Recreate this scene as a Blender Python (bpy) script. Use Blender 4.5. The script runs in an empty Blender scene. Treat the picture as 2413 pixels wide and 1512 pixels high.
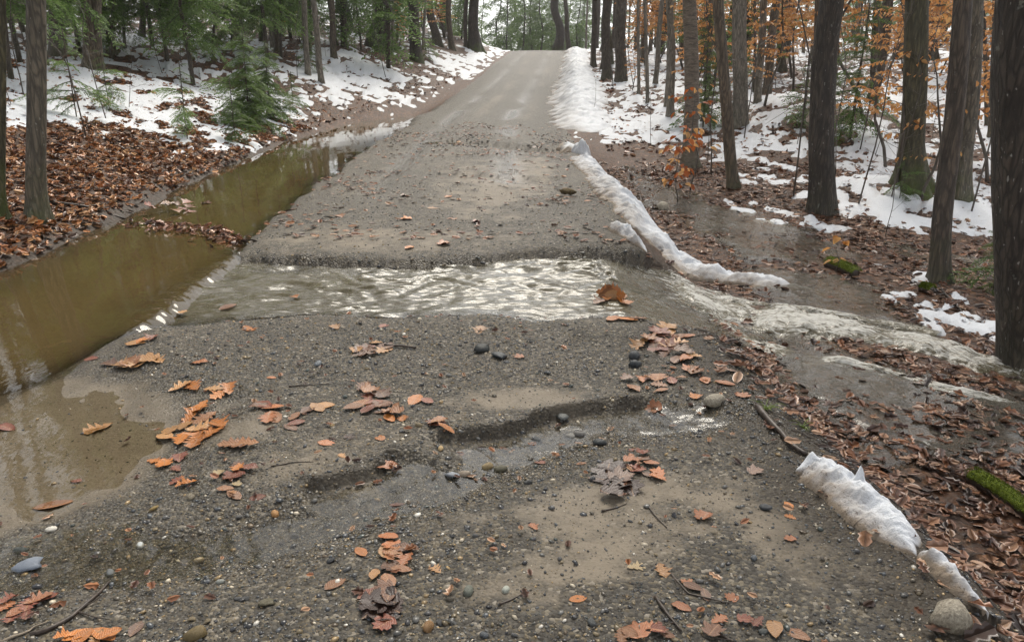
import bpy, math, random
import numpy as np
from mathutils import Vector, Matrix, Euler
R = math.radians
random.seed(7); rng = np.random.default_rng(11)
scene = bpy.context.scene
COL = scene.collection

# ------------------------------------------------------------------ camera
CAM_H, PITCH, FPX, CX, CY = 1.55, R(18.0), 1858.0, 1206.5, 756.0
cam_d = bpy.data.cameras.new('camera'); cam = bpy.data.objects.new('camera', cam_d); COL.objects.link(cam)
cam.location = (0, 0, CAM_H); cam.rotation_euler = (R(90) - PITCH, 0, 0)
cam_d.sensor_width = 36; cam_d.lens = 36 * FPX / 2413.0
cam_d.clip_start = 0.05; cam_d.clip_end = 2000
scene.camera = cam

# ------------------------------------------------------------------ sky, sun, exposure
SUN_EL, SUN_AZ = 52.0, 10.0
w = bpy.data.worlds.new('World'); scene.world = w; w.use_nodes = True
nt = w.node_tree; bg = nt.nodes['Background']
sky = nt.nodes.new('ShaderNodeTexSky'); sky.sky_type = 'NISHITA'; sky.sun_disc = False
sky.sun_elevation = R(SUN_EL); sky.sun_rotation = R(SUN_AZ)
sky.air_density = 1.0; sky.dust_density = 1.5; sky.ozone_density = 1.0
hs = nt.nodes.new('ShaderNodeHueSaturation'); hs.inputs['Saturation'].default_value = 0.10
nt.links.new(sky.outputs[0], hs.inputs['Color']); nt.links.new(hs.outputs[0], bg.inputs['Color'])
bg.inputs['Strength'].default_value = 0.10
sun_d = bpy.data.lights.new('sun', 'SUN'); sun_d.energy = 1.5; sun_d.angle = R(28); sun_d.color = (1.0, 0.92, 0.79)
sun = bpy.data.objects.new('sun', sun_d); COL.objects.link(sun)
az = R(SUN_AZ); el_ = R(SUN_EL)
sdir = Vector((math.sin(az) * math.cos(el_), math.cos(az) * math.cos(el_), math.sin(el_)))
sun.rotation_euler = sdir.to_track_quat('Z', 'Y').to_euler()
scene.view_settings.view_transform = 'Standard'; scene.view_settings.look = 'None'
scene.view_settings.gamma = 1.0; scene.view_settings.exposure = 1.28
scene.view_settings.use_curve_mapping = False
scene.render.engine = 'CYCLES'
cy = scene.cycles
cy.max_bounces = 4; cy.diffuse_bounces = 2; cy.glossy_bounces = 2; cy.transmission_bounces = 3; cy.transparent_max_bounces = 6
cy.volume_bounces = 0
cy.use_denoising = True
cy.use_adaptive_sampling = True; cy.adaptive_threshold = 0.03
try: cy.denoiser = 'OPENIMAGEDENOISE'
except Exception: pass
cy.sample_clamp_indirect = 6.0

# ------------------------------------------------------------------ noise and maths helpers
_TAB = np.random.default_rng(99).uniform(-1, 1, (61, 65536))
def _hash(ix, iy, seed): return _TAB[int(seed) % 61].take((ix & 255) * 256 + (iy & 255))
def vnoise(x, y, seed=0):
    x = np.asarray(x, float); y = np.asarray(y, float)
    ix = np.floor(x); iy = np.floor(y); fx = x - ix; fy = y - iy
    fx = fx * fx * (3 - 2 * fx); fy = fy * fy * (3 - 2 * fy)
    ix = ix.astype(np.int64); iy = iy.astype(np.int64)
    a = _hash(ix, iy, seed); b = _hash(ix + 1, iy, seed); c = _hash(ix, iy + 1, seed); d = _hash(ix + 1, iy + 1, seed)
    return (a * (1 - fx) + b * fx) * (1 - fy) + (c * (1 - fx) + d * fx) * fy
def fbm(x, y, s, oct=4, seed=0, gain=0.5):
    x = np.asarray(x, float) / s; y = np.asarray(y, float) / s
    o = 0; a = 1; t = 0
    for k in range(oct):
        cs, sn = math.cos(.7 * k), math.sin(.7 * k)
        o = o + a * vnoise(x * cs - y * sn + 13.7 * k, x * sn + y * cs - 7.1 * k, seed + k * 17); t += a; a *= gain; x = x * 2.03; y = y * 2.03
    return o / t
def sst(a, b, x):
    t = np.clip((np.asarray(x, float) - a) / (b - a), 0, 1); return t * t * (3 - 2 * t)
def itp(v, tab):
    return np.interp(v, [p[0] for p in tab], [p[1] for p in tab])
def seg_dist(x, y, pl):
    """distance to a polyline and signed side (+ = left of travel) and arclength fraction"""
    best = np.full(np.shape(x), 1e9); side = np.zeros(np.shape(x)); frac = np.zeros(np.shape(x))
    pl = np.asarray(pl, float); L = np.r_[0, np.cumsum(np.hypot(*np.diff(pl[:, :2], axis=0).T))]
    for k in range(len(pl) - 1):
        ax, ay = pl[k][:2]; bx, by = pl[k + 1][:2]; dx, dy = bx - ax, by - ay; l2 = dx * dx + dy * dy
        t = np.clip(((x - ax) * dx + (y - ay) * dy) / l2, 0, 1)
        qx, qy = x - ax - t * dx, y - ay - t * dy
        d = np.hypot(qx, qy); m = d < best
        best = np.where(m, d, best); side = np.where(m, np.sign(dx * (y - ay) - dy * (x - ax)), side)
        frac = np.where(m, (L[k] + t * (L[k + 1] - L[k])) / L[-1], frac)
    return best, side, frac
def poly_sd(x, y, poly):
    """signed distance, + inside"""
    poly = np.asarray(poly, float); inside = np.zeros(np.shape(x), bool); n = len(poly)
    d, _, _ = seg_dist(x, y, np.vstack([poly, poly[:1]]))
    for k in range(n):
        ax, ay = poly[k]; bx, by = poly[(k + 1) % n]
        c = (ay > y) != (by > y)
        with np.errstate(divide='ignore', invalid='ignore'):
            xi = (bx - ax) * (y - ay) / (by - ay if by != ay else 1e-9) + ax
        inside ^= c & (x < xi)
    return np.where(inside, d, -d)
def ray(px, py):
    u = (px - CX) / FPX; v = (CY - py) / FPX
    return np.array([u, math.cos(PITCH) + v * math.sin(PITCH), -math.sin(PITCH) + v * math.cos(PITCH)])
def W(px, py, z=0.0):
    d = ray(px, py); t = (z - CAM_H) / d[2]; return (d[0] * t, d[1] * t)

# ------------------------------------------------------------------ the lie of the land
EDGE_R = [(-40, 1.5), (0, 1.5), (2.0, 1.42), (3, 1.25), (4.4, 1.22), (7, 1.1), (14, 1.2), (21, 1.25), (28, 1.5), (36, 2.05), (48, 3.0), (59, 3.95), (66, 4.0), (75, 3.0), (120, -6), (250, -50)]
EDGE_L = [(-40, -2.6), (4, -2.55), (5.2, -2.4), (7, -2.5), (10, -2.75), (17, -3.0), (24, -2.9), (30, -2.3), (36, -1.75), (48, -0.9), (59, 0.1), (66, .1), (75, -1.0), (120, -10), (250, -55)]
ROAD_Z = [(-40, 0), (16, 0), (21, 0.03), (25, 0.14), (30, 0.36), (36, 0.74), (42, 1.16), (50, 1.80), (56, 2.3), (60, 2.52), (63, 2.56), (67, 2.45), (75, 2.0), (100, 0.0), (150, -3.5), (400, -4)]
FLOOR_R = [(-40, -0.8), (2, -0.62), (5, -0.58), (8, -0.52), (12, -0.42), (16, -0.24), (22, 0.12), (30, 0.62), (38, 1.15), (50, 1.95), (60, 2.55), (75, 2.7), (110, 1.4), (400, 1.4)]
SHORE = [(-40, 2.4), (3, 1.9), (6.6, 1.6), (9, 1.65), (12, 1.75), (18, 1.95), (23, 1.8), (27, 1.3), (31, 0.9), (40, 0.8), (200, 0.8)]
def smooth_tab(tab):      # smooth the breaks of a profile table
    ys = np.linspace(-40, 250, 2901); v = itp(ys, tab); k = np.ones(31) / 31
    v2 = np.convolve(np.pad(v, 15, 'edge'), k, 'valid'); return ys, v2
_T = {n: smooth_tab(t) for n, t in dict(er=EDGE_R, el=EDGE_L, rz=ROAD_Z, fr=FLOOR_R, sh=SHORE).items()}
def prof(n, y): return np.interp(y, *_T[n])

ZW = -0.045                                   # level of the water standing in the ditch
def stream_level(x): return itp(x, [(-3, -0.09), (-2.4, -0.092), (0.0, -0.094), (0.8, -0.125), (1.25, -0.25), (1.8, -0.42), (2.3, -0.52), (3.0, -0.57), (4.2, -0.63), (8, -0.8)])
FAR_BANK = [(-2.55, 6.75), (-1.9, 6.62), (-1.2, 6.5), (-0.9, 6.55), (0.0, 6.78), (0.9, 7.1), (1.4, 7.25), (2.0, 7.1), (3.0, 6.7), (4.2, 6.1)]
NEAR_BANK = [(-2.6, 4.9), (-2.2, 5.15), (-1.4, 5.33), (-0.9, 5.25), (-0.15, 5.35), (0.15, 5.2), (0.45, 5.3), (0.75, 5.35), (1.05, 5.15), (1.5, 5.25), (2.0, 5.7), (3.0, 5.5), (4.2, 4.9)]
RILL = [W(1740, 955), W(1600, 985), W(1480, 1000), W(1340, 1030), W(1200, 1085), W(1060, 1130), W(900, 1180), W(700, 1240), W(480, 1285), W(250, 1310), W(40, 1350), W(-200, 1400)]
STEP1 = [W(1560, 925), W(1480, 938), W(1380, 950), W(1290, 968), W(1210, 995), W(1130, 1013), W(1060, 1018), W(1000, 1030)]
STEP2 = [W(960, 1052), W(900, 1080), W(830, 1110), W(760, 1128), W(690, 1145)]
STEP3 = [W(1540, 850), W(1440, 812), W(1330, 800)]
FAR_STEP = [W(1020, 325), W(1120, 330), W(1200, 338), W(1280, 346), W(1360, 348)]
FAR_STEP2 = [W(1010, 402), W(1120, 408), W(1230, 414), W(1340, 420)]
SILT = [W(0, 900), W(150, 880), W(330, 900), W(400, 960), W(380, 1040), W(300, 1120), W(160, 1180), W(0, 1230), W(-250, 1250), W(-250, 900)]
def carve_step(x, y, z, pl, depth, width):
    d, s, f = seg_dist(x + .05 * fbm(x, y, .12, 3, 55), y + .06 * fbm(x, y, .12, 3, 56), pl)
    env = sst(0, .12, f) * sst(1, .88, f)
    dd = d * s                                           # + on the far (upper) side is handled by direction
    low = sst(0.012, -0.012, dd) * sst(-width, -width * .3, dd)
    lip = np.exp(-((dd - .03) / .035) ** 2) * .010
    return z - depth * low * env + lip * env
def height(x, y, detail=True, steps=True):
    x = np.asarray(x, float); y = np.asarray(y, float)
    er, el, rz, fr, sh = (prof(n, y) for n in ('er', 'el', 'rz', 'fr', 'sh'))
    wob = fbm(x, y, 1.3, 2, 5) * .12 * (y > 2)
    mid = (er + el) / 2; hw = (er - el) / 2
    q = np.clip((x - mid) / hw, -1, 1)
    z = rz - 0.035 * q * q * sst(9, 12, y)               # camber
    # --- right: embankment down to the woodland floor
    dR = x - er + wob
    frx = fr - 0.03 * np.clip(dR - 1, 0, 8) * sst(16, 10, y) + 0.035 * np.clip(dR - 2.5, 0, 40) * sst(14, 26, y)
    frx = frx + fbm(x, y, 3.2, 3, 21) * (.10 + .12 * sst(10, 22, y)) * sst(.5, 2.5, dR)
    frx = frx + .55 * np.exp(-(((x - 7.5) / 2.2) ** 2 + ((y - 21) / 3.0) ** 2)) + .28 * np.exp(-(((x - 6.0) / 1.3) ** 2 + ((y - 12.5) / 1.2) ** 2))
    z = z * (1 - sst(-0.12, 0.85, dR)) + frx * sst(-0.12, 0.85, dR)
    # --- left: ditch, shore, wooded bank
    dL = el - x + wob * .6 + .16 * fbm(x, y, .55, 3, 58) * sst(7.0, 8.0, y)
    base = np.where(y < 24, 0.0, rz)
    ditch = base - 0.05 - 0.26 * np.sin(np.pi * np.clip((dL + .1) / (sh + .1), 0, 1)) * sst(34, 24, y) * sst(2.6, 4.6, y)
    s = np.clip(dL - sh, 0, 60)
    slope = .27 * itp(y, [(0, .55), (7, .75), (10, 1), (200, 1)])
    bank = base - 0.05 + .06 * sst(0, .25, s) + slope * np.minimum(s, 5.5) + .13 * np.clip(s - 5.5, 0, 14) + fbm(x, y, 2.4, 3, 31) * .22 * sst(.3, 2.5, s)
    zl = np.where(s > 0, bank, ditch)
    wl = sst(-0.35, 0.15, dL)
    z = z * (1 - wl) + zl * wl
    # --- silty flat at the near left, flooded by a film
    sd = poly_sd(x, y, SILT); m = sst(-.45, .25, sd + .25 * fbm(x, y, .35, 3, 44))
    z = z * (1 - m) + (ZW - .006) * m
    # --- the washed-out channel across the road
    fb = itp(x, FAR_BANK) + .10 * fbm(x, y * 0, .30, 4, 51) + .05 * fbm(x, y, .07, 3, 54); nb = itp(x, NEAR_BANK) + .07 * fbm(x, y * 0, .4, 4, 52)
    inx = sst(-2.75, -2.35, x) * sst(2.3, 1.5, x)
    bot = stream_level(x) - .065 + .02 * fbm(x, y, .4, 3, 53)
    prof_c = sst(0.05, -0.05, y - fb) * sst(-0.55, 0.12, y - nb)
    dip = np.clip(1 - (y - fb) / .55, 0, 1) ** 2 * (y > fb - .1) * (.10 + .90 * sst(-.35, .35, fbm(x, y * .3, .33, 3, 57))) * (.050 + .03 * sst(.1, .9, x))
    z = z - dip * inx * sst(1.3, .9, x)
    zc = np.minimum(z, z * (1 - prof_c) + bot * prof_c)
    z = z * (1 - inx) + zc * inx
    onroad = sst(0.15, -0.2, dR) * sst(0.1, -.25, dL)
    # --- rills and erosion steps on the near road
    if steps:
        near = (y > .8) & (y < 30) & (x > -4) & (x < 3)
        xs, ys, zs = x[near] if x.ndim else x, y[near] if x.ndim else y, z[near] if x.ndim else z
        if np.size(xs):
            d, sgn, f = seg_dist(xs, ys, RILL); wd = .20 + .06 * fbm(xs, ys, .4, 2, 61)
            zs = zs - .046 * np.exp(-(d / wd) ** 2) * sst(0, .1, f) * sst(1.0, .8, f)
            zs = carve_step(xs, ys, zs, STEP1[::-1], .048, .35)
            zs = carve_step(xs, ys, zs, STEP2[::-1], .036, .3)
            zs = carve_step(xs, ys, zs, STEP3, .042, .3)
            zs = carve_step(xs, ys, zs, FAR_STEP, .085, 1.2); zs = carve_step(xs, ys, zs, FAR_STEP2, .05, .8)
            if x.ndim: z = z.copy(); z[near] = zs
            else: z = zs
        # wheel ruts on the far road
        for off, dep in ((-.95, .03), (.75, .02)):
            z = z - dep * np.exp(-((x - mid - off) / .16) ** 2) * onroad * sst(8.5, 12, y) * (.6 + .6 * fbm(x * 3, y, 2.5, 2, 71))
    if detail:
        rr = np.hypot(x, y)
        fade = 1 / (1 + (rr / 9) ** 2)
        z = z + (fbm(x, y, .28, 3, 81) * .010 + fbm(x, y, .055, 2, 82) * .0035 * fade) * (.35 + .65 * onroad) * (1 - .3 * m)
        z = z + fbm(x, y, .45, 4, 83) * .035 * (1 - onroad) * sst(0.0, .5, np.maximum(dR, dL - sh)) 
    return z
def G(px, py, far=160.0):
    """where the ray through a pixel meets the land"""
    d = ray(px, py); t = np.geomspace(1.2, far, 1600)
    X, Y, Z = d[0] * t, d[1] * t, CAM_H + d[2] * t
    h = height(X, Y, False, False); hit = np.nonzero(Z < h)[0]
    if len(hit) == 0: return None
    k = max(hit[0], 1); a, b = Z[k - 1] - h[k - 1], Z[k] - h[k]; f = a / (a - b + 1e-12)
    tt = t[k - 1] + f * (t[k] - t[k - 1])
    return np.array([d[0] * tt, d[1] * tt])
def GH(px, py, alt=(0, 20)):
    g = G(px, py)
    if g is None: g = np.array([ray(px, py)[0] * alt[1], ray(px, py)[1] * alt[1]])
    return float(g[0]), float(g[1]), float(height(g[0:1], g[1:2])[0])
def depth_of(x, y, z): return y * math.cos(PITCH) + (CAM_H - z) * math.sin(PITCH)

# ------------------------------------------------------------------ mesh helpers
def mesh_from(name, V, F, smooth=True, attrs=None, colors=None):
    V = np.asarray(V, np.float32); me = bpy.data.meshes.new(name)
    groups = F if isinstance(F, list) else [F]
    groups = [np.asarray(g, np.int32) for g in groups if len(g)]
    nl = sum(g.size for g in groups); nf = sum(len(g) for g in groups)
    me.vertices.add(len(V)); me.vertices.foreach_set('co', V.ravel())
    me.loops.add(nl); me.polygons.add(nf)
    me.loops.foreach_set('vertex_index', np.concatenate([g.ravel() for g in groups]))
    tot = np.concatenate([np.full(len(g), g.shape[1], np.int32) for g in groups])
    me.polygons.foreach_set('loop_start', np.r_[0, np.cumsum(tot)[:-1]].astype(np.int32))
    me.polygons.foreach_set('loop_total', tot)
    if smooth: me.polygons.foreach_set('use_smooth', np.ones(nf, bool))
    for k, v in (attrs or {}).items():
        a = me.attributes.new(k, 'FLOAT', 'POINT'); a.data.foreach_set('value', np.asarray(v, np.float32))
    for k, v in (colors or {}).items():
        a = me.attributes.new(k, 'FLOAT_COLOR', 'POINT'); v = np.asarray(v, np.float32)
        if v.shape[1] == 3: v = np.c_[v, np.ones(len(v), np.float32)]
        a.data.foreach_set('color', v.ravel())
    me.update(calc_edges=True); me.validate(clean_customdata=False)
    return me
def obj(name, me, mat=None, parent=None, loc=None, rot=None, scale=None, label=None, cat=None, group=None, kind=None, color=None):
    o = bpy.data.objects.new(name, me); COL.objects.link(o)
    if mat is not None and me is not None and len(me.materials) == 0: me.materials.append(mat)
    if parent is not None: o.parent = parent
    if loc is not None: o.location = loc
    if rot is not None: o.rotation_euler = rot
    if scale is not None: o.scale = (scale,) * 3 if np.isscalar(scale) else scale
    if label: o['label'] = label
    if cat: o['category'] = cat
    if group: o['group'] = group
    if kind: o['kind'] = kind
    if color is not None: o.color = (*color, 1)
    return o
class MB:
    def __init__(s): s.V = []; s.Q = []; s.T = []; s.A = []; s.n = 0
    def add(s, V, Q=None, T=None, a=0.0):
        V = np.asarray(V, float).reshape(-1, 3)
        if Q is not None and len(Q): s.Q.append(np.asarray(Q) + s.n)
        if T is not None and len(T): s.T.append(np.asarray(T) + s.n)
        s.V.append(V); s.A.append(np.full(len(V), a) if np.isscalar(a) else np.asarray(a)); s.n += len(V)
    def tube(s, pts, rad, n=6, cap=True, a=0.0):
        pts = np.asarray(pts, float); rad = np.broadcast_to(rad, len(pts)); m = len(pts)
        tan = np.gradient(pts, axis=0); tan /= np.linalg.norm(tan, axis=1)[:, None] + 1e-9
        ref = np.array([0, 0, 1.]) if abs(tan[0][2]) < .8 else np.array([1., 0, 0])
        u = np.cross(tan, ref); u /= np.linalg.norm(u, axis=1)[:, None] + 1e-9; v = np.cross(tan, u)
        th = np.arange(n) * 2 * np.pi / n
        V = pts[:, None] + rad[:, None, None] * (np.cos(th)[None, :, None] * u[:, None] + np.sin(th)[None, :, None] * v[:, None])
        i = np.arange(m - 1)[:, None] * n; j = np.arange(n)[None]; j2 = (j + 1) % n
        Q = np.stack([i + j, i + j2, i + n + j2, i + n + j], -1).reshape(-1, 4)
        V = V.reshape(-1, 3); T = []
        if cap:
            V = np.vstack([V, pts[:1], pts[-1:]]); c0, c1 = m * n, m * n + 1
            T = [(c0, (k + 1) % n, k) for k in range(n)] + [(c1, (m - 1) * n + k, (m - 1) * n + (k + 1) % n) for k in range(n)]
        s.add(V, Q, T, a)
    def mesh(s, name, smooth=True, extra=None):
        at = {'tone': np.concatenate(s.A)}; at.update(extra or {})
        return mesh_from(name, np.vstack(s.V), [np.vstack(s.Q) if s.Q else [], np.vstack(s.T) if s.T else []], smooth, at)

# ------------------------------------------------------------------ node helpers
class NT:
    def __init__(s, name):
        s.m = bpy.data.materials.new(name); s.m.use_nodes = True; s.t = s.m.node_tree; s.t.nodes.clear()
        s.out = s.t.nodes.new('ShaderNodeOutputMaterial')
    def n(s, typ, **kw):
        nd = s.t.nodes.new('ShaderNode' + typ)
        for k, v in kw.items():
            if k in nd.inputs: s.set(nd, k, v)
            else: setattr(nd, k, v)
        return nd
    def set(s, nd, k, v):
        if hasattr(v, 'is_output') or hasattr(v, 'is_linked') and not isinstance(v, (int, float, tuple)): s.t.links.new(v, nd.inputs[k])
        else:
            if isinstance(v, tuple) and len(v) == 3 and nd.inputs[k].type == 'RGBA': v = (*v, 1)
            nd.inputs[k].default_value = v
    def attr(s, name, out='Fac'): return s.n('Attribute', attribute_name=name).outputs[out]
    def math(s, op, a, b=None, c=None, clamp=False):
        nd = s.t.nodes.new('ShaderNodeMath'); nd.operation = op; nd.use_clamp = clamp
        for k, v in enumerate((a, b, c)):
            if v is not None: s.set(nd, k, v)
        return nd.outputs[0]
    def mix(s, f, a, b, blend='MIX'):
        nd = s.t.nodes.new('ShaderNodeMix'); nd.data_type = 'RGBA'; nd.blend_type = blend
        s.set(nd, 0, f); s.set(nd, 6, a); s.set(nd, 7, b); return nd.outputs[2]
    def ramp(s, f, stops, interp='LINEAR'):
        nd = s.t.nodes.new('ShaderNodeValToRGB'); cr = nd.color_ramp; cr.interpolation = interp
        while len(cr.elements) < len(stops): cr.elements.new(.5)
        for e, (p, c) in zip(cr.elements, stops): e.position = p; e.color = (*c, 1) if len(c) == 3 else c
        s.set(nd, 'Fac', f); return nd.outputs['Color']
    def noise(s, scale, detail=4, vec=None, rough=.55, dist=0.0):
        nd = s.n('TexNoise', Scale=scale, Detail=detail, Roughness=rough, Distortion=dist)
        if vec is not None: s.set(nd, 'Vector', vec)
        return nd.outputs['Fac']
    def vor(s, scale, vec=None, feature='F1', out='Distance', rnd=1.0):
        nd = s.n('TexVoronoi', Scale=scale, feature=feature, Randomness=rnd)
        if vec is not None: s.set(nd, 'Vector', vec)
        return nd.outputs[out]
    def bump(s, h, strength=.5, dist=.01, normal=None):
        nd = s.n('Bump', Strength=strength, Distance=dist); s.set(nd, 'Height', h)
        if normal is not None: s.set(nd, 'Normal', normal)
        return nd.outputs[0]
    def map(s, scale=(1, 1, 1), coord='Object', rot=(0, 0, 0)):
        tc = s.t.nodes.new('ShaderNodeTexCoord'); mp = s.t.nodes.new('ShaderNodeMapping')
        s.t.links.new(tc.outputs[coord], mp.inputs[0]); mp.inputs['Scale'].default_value = scale; mp.inputs['Rotation'].default_value = rot
        return mp.outputs[0]
    def pbr(s, base, rough=.7, bump=None, spec=.5, **kw):
        p = s.n('BsdfPrincipled'); s.set(p, 'Base Color', base); s.set(p, 'Roughness', rough); s.set(p, 'Specular IOR Level', spec)
        if bump is not None: s.set(p, 'Normal', bump)
        for k, v in kw.items(): s.set(p, k, v)
        s.t.links.new(p.outputs[0], s.out.inputs[0]); return p

# ------------------------------------------------------------------ materials
def mat_road():
    m = NT('wet_road_gravel'); v = m.map()
    silt = m.attr('silt'); soil = m.attr('soil'); wet = m.attr('wet')  # silt also carries the far road's painted sheen stripes
    n1 = m.noise(9, 5, v); n2 = m.noise(70, 4, v, .65); n3 = m.noise(1.3, 3, v)
    gcell = m.vor(75, v, out='Color'); gd = m.vor(75, v)
    gcol = m.ramp(m.n('SeparateColor', Color=gcell).outputs[0], [(0, (.028, .027, .024)), (.35, (.066, .062, .054)), (.6, (.11, .104, .092)), (.8, (.145, .12, .080)), (.93, (.25, .215, .155)), (1, (.42, .38, .32))])
    silt_c = m.mix(n1, (.135, .111, .081), (.225, .188, .140))
    silt_c = m.mix(m.ramp(n2, [(.55, (0, 0, 0)), (.72, (1, 1, 1))]), silt_c, (.075, .066, .053))
    f = m.math('ADD', silt, m.math('MULTIPLY', m.math('SUBTRACT', n1, .5), .9), clamp=True)
    f = m.ramp(f, [(.32, (0, 0, 0)), (.74, (1, 1, 1))])
    c = m.mix(f, m.mix(.30, m.mix(.18, gcol, (.02, .018, .014)), (.074, .060, .044)), silt_c)
    soil_c = m.mix(n2, (.022, .017, .012), (.065, .052, .038))
    c = m.mix(soil, c, soil_c)
    c = m.mix(m.math('MULTIPLY', wet, .55), c, (.055, .047, .034))
    rough = m.math('SUBTRACT', m.math('MULTIPLY_ADD', n2, .3, .28), m.math('MULTIPLY', wet, .38))
    rough = m.math('MAXIMUM', rough, .10)
    h = m.math('ADD', m.math('MULTIPLY', m.math('SUBTRACT', 1, gd), m.math('SUBTRACT', 1, m.math('MULTIPLY', f, .8))), m.math('MULTIPLY', n2, .6))
    rough = m.math('ADD', rough, m.math('MULTIPLY', m.math('SUBTRACT', 1, wet), .16)); m.pbr(c, rough, m.bump(h, .8, .010), spec=.22); return m.m
def mat_ground():
    m = NT('forest_floor_litter'); v = m.map()
    litter = m.attr('litter'); soil = m.attr('soil')
    vv = m.n('VectorMath', operation='ADD'); m.set(vv, 0, v); nn = m.n('TexNoise', Scale=11, Detail=2); m.set(nn, 'Vector', v)
    sc = m.n('VectorMath', operation='SCALE'); m.set(sc, 0, nn.outputs['Color']); sc.inputs['Scale'].default_value = .12
    m.set(vv, 1, sc.outputs[0]); v2 = vv.outputs[0]
    cell = m.n('SeparateColor', Color=m.vor(17, v2, out='Color')).outputs[0]; edge = m.vor(17, v2)
    lc = m.ramp(cell, [(0, (.035, .016, .009)), (.3, (.105, .043, .019)), (.55, (.19, .074, .029)), (.8, (.28, .12, .048)), (1, (.40, .20, .095))])
    cell2 = m.n('SeparateColor', Color=m.vor(29, v2, out='Color')).outputs[1]
    lc2 = m.ramp(cell2, [(0, (.020, .011, .007)), (.6, (.11, .046, .020)), (1, (.26, .125, .055))])
    lc = m.mix(m.ramp(m.noise(14, 3, v), [(.4, (0, 0, 0)), (.6, (1, 1, 1))]), lc, lc2)
    lc = m.mix(m.ramp(edge, [(.0, (0, 0, 0)), (.9, (1, 1, 1))]), lc, (.03, .016, .01))
    n2 = m.noise(50, 4, v); big = m.noise(.55, 4, v)
    soil_c = m.mix(n2, (.016, .012, .009), (.060, .046, .033))
    c = m.mix(litter, soil_c, m.mix(m.ramp(big, [(.35, (0, 0, 0)), (.7, (.75, .75, .75))]), lc, m.mix(.5, lc, (.045, .026, .016))))
    c = m.mix(soil, c, soil_c)
    moss = m.ramp(m.noise(1.1, 5, v), [(.66, (0, 0, 0)), (.76, (.6, .6, .6))]); c = m.mix(m.math('MULTIPLY', moss, m.attr('moss')), c, (.075, .095, .018))
    h = m.math('ADD', m.math('MULTIPLY', edge, 1.1), m.math('MULTIPLY', n2, .5))
    m.pbr(c, m.math('MULTIPLY_ADD', n2, .35, .45), m.bump(h, .8, .02), spec=.25); return m.m
def mat_snow(name='old_snow'):
    m = NT(name); v = m.map(); d = m.attr('dirt')
    n = m.noise(22, 5, v); f = m.noise(160, 3, v); sp = m.noise(75, 3, v, .7)
    c = m.mix(n, (.56, .59, .635), (.67, .685, .71))
    dn = m.math('ADD', m.math('MULTIPLY', d, 1.25), m.math('MULTIPLY', m.math('SUBTRACT', n, .5), m.math('MULTIPLY', d, 1.6)), clamp=True)
    c = m.mix(dn, c, (.24, .19, .14))
    c = m.mix(m.math('MULTIPLY', m.ramp(sp, [(.58, (0, 0, 0)), (.66, (1, 1, 1))]), m.math('MULTIPLY_ADD', d, 1.1, .16, clamp=True)), c, (.09, .065, .045))
    h = m.math('ADD', n, m.math('MULTIPLY', f, .5))
    m.pbr(c, .6, m.bump(h, .5, .015), spec=.3, **{'Subsurface Weight': 0.0}); return m.m
def mat_bark(name, dark, light, kind='furrow', moss=0.0, lichen=0.0, scale=1.0):
    m = NT(name)
    v = m.map((scale, scale, scale * .16)); v0 = m.map()
    if kind == 'birch':
        v = m.map((scale * 1.2, scale * 1.2, scale * 5.0)); n = m.noise(7, 6, v, .65, .8); fur = m.vor(9, v)
    else:
        n = m.noise(15, 7, v, .7, 1.2); vd = m.n('VectorMath', operation='ADD'); m.set(vd, 0, v); nd_ = m.n('TexNoise', Scale=7, Detail=3); m.set(nd_, 'Vector', v); sc_ = m.n('VectorMath', operation='SCALE'); m.set(sc_, 0, nd_.outputs['Color']); sc_.inputs['Scale'].default_value = .16; m.set(vd, 1, sc_.outputs[0]); fur = m.vor(24, vd.outputs[0], feature='DISTANCE_TO_EDGE')
    f = m.math('ADD', m.math('MULTIPLY', n, .75), m.math('MULTIPLY', m.ramp(fur, [(0, (0, 0, 0)), (.22, (1, 1, 1))]), .22), clamp=True)
    dark = tuple(q * 1.3 for q in dark); light = tuple(q * k_ for q, k_ in zip(light, (1.28, 1.20, 1.10))); c = m.ramp(f, [(.25, tuple(q * .4 for q in dark)), (.5, dark), (.82, light)])
    if lichen:
        l = m.ramp(m.noise(11, 4, m.map((1, 1, .7)), .6, .3), [(.74 - lichen * .11, (0, 0, 0)), (.78 - lichen * .11, (1, 1, 1))])
        fl = m.ramp(m.noise(42, 2, m.map((1, 1, .35))), [(.735 - lichen * .06, (0, 0, 0)), (.76 - lichen * .06, (1, 1, 1))])
        c = m.mix(m.math('MULTIPLY', l, .35 + .35 * lichen), c, (.22, .225, .19)); c = m.mix(m.math('MULTIPLY', fl, .6), c, (.40, .39, .35))
    if moss:
        h = m.attr('hgt'); mo = m.math('ADD', m.math('MULTIPLY', m.math('SUBTRACT', .55, h), 1.3), m.math('MULTIPLY', m.math('SUBTRACT', m.noise(5, 5, v0), .5), 2.2))
        c = m.mix(m.math('MULTIPLY', m.math('MINIMUM', m.math('MAXIMUM', mo, 0), 1), moss), c, m.mix(m.noise(30, 3, v0), (.030, .045, .008), (.10, .13, .022)))
    m.pbr(c, .62, m.bump(f, .9, .03), spec=.4); return m.m
def mat_flat(name, c1, c2, scale=20, rough=.6, bumpd=.004, stretch=(1, 1, 1), spec=.4):
    m = NT(name); v = m.map(stretch); n = m.noise(scale, 5, v, .6)
    m.pbr(m.mix(m.ramp(n, [(.3, (0, 0, 0)), (.7, (1, 1, 1))]), c1, c2), rough, m.bump(n, .8, bumpd), spec=spec); return m.m
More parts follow.
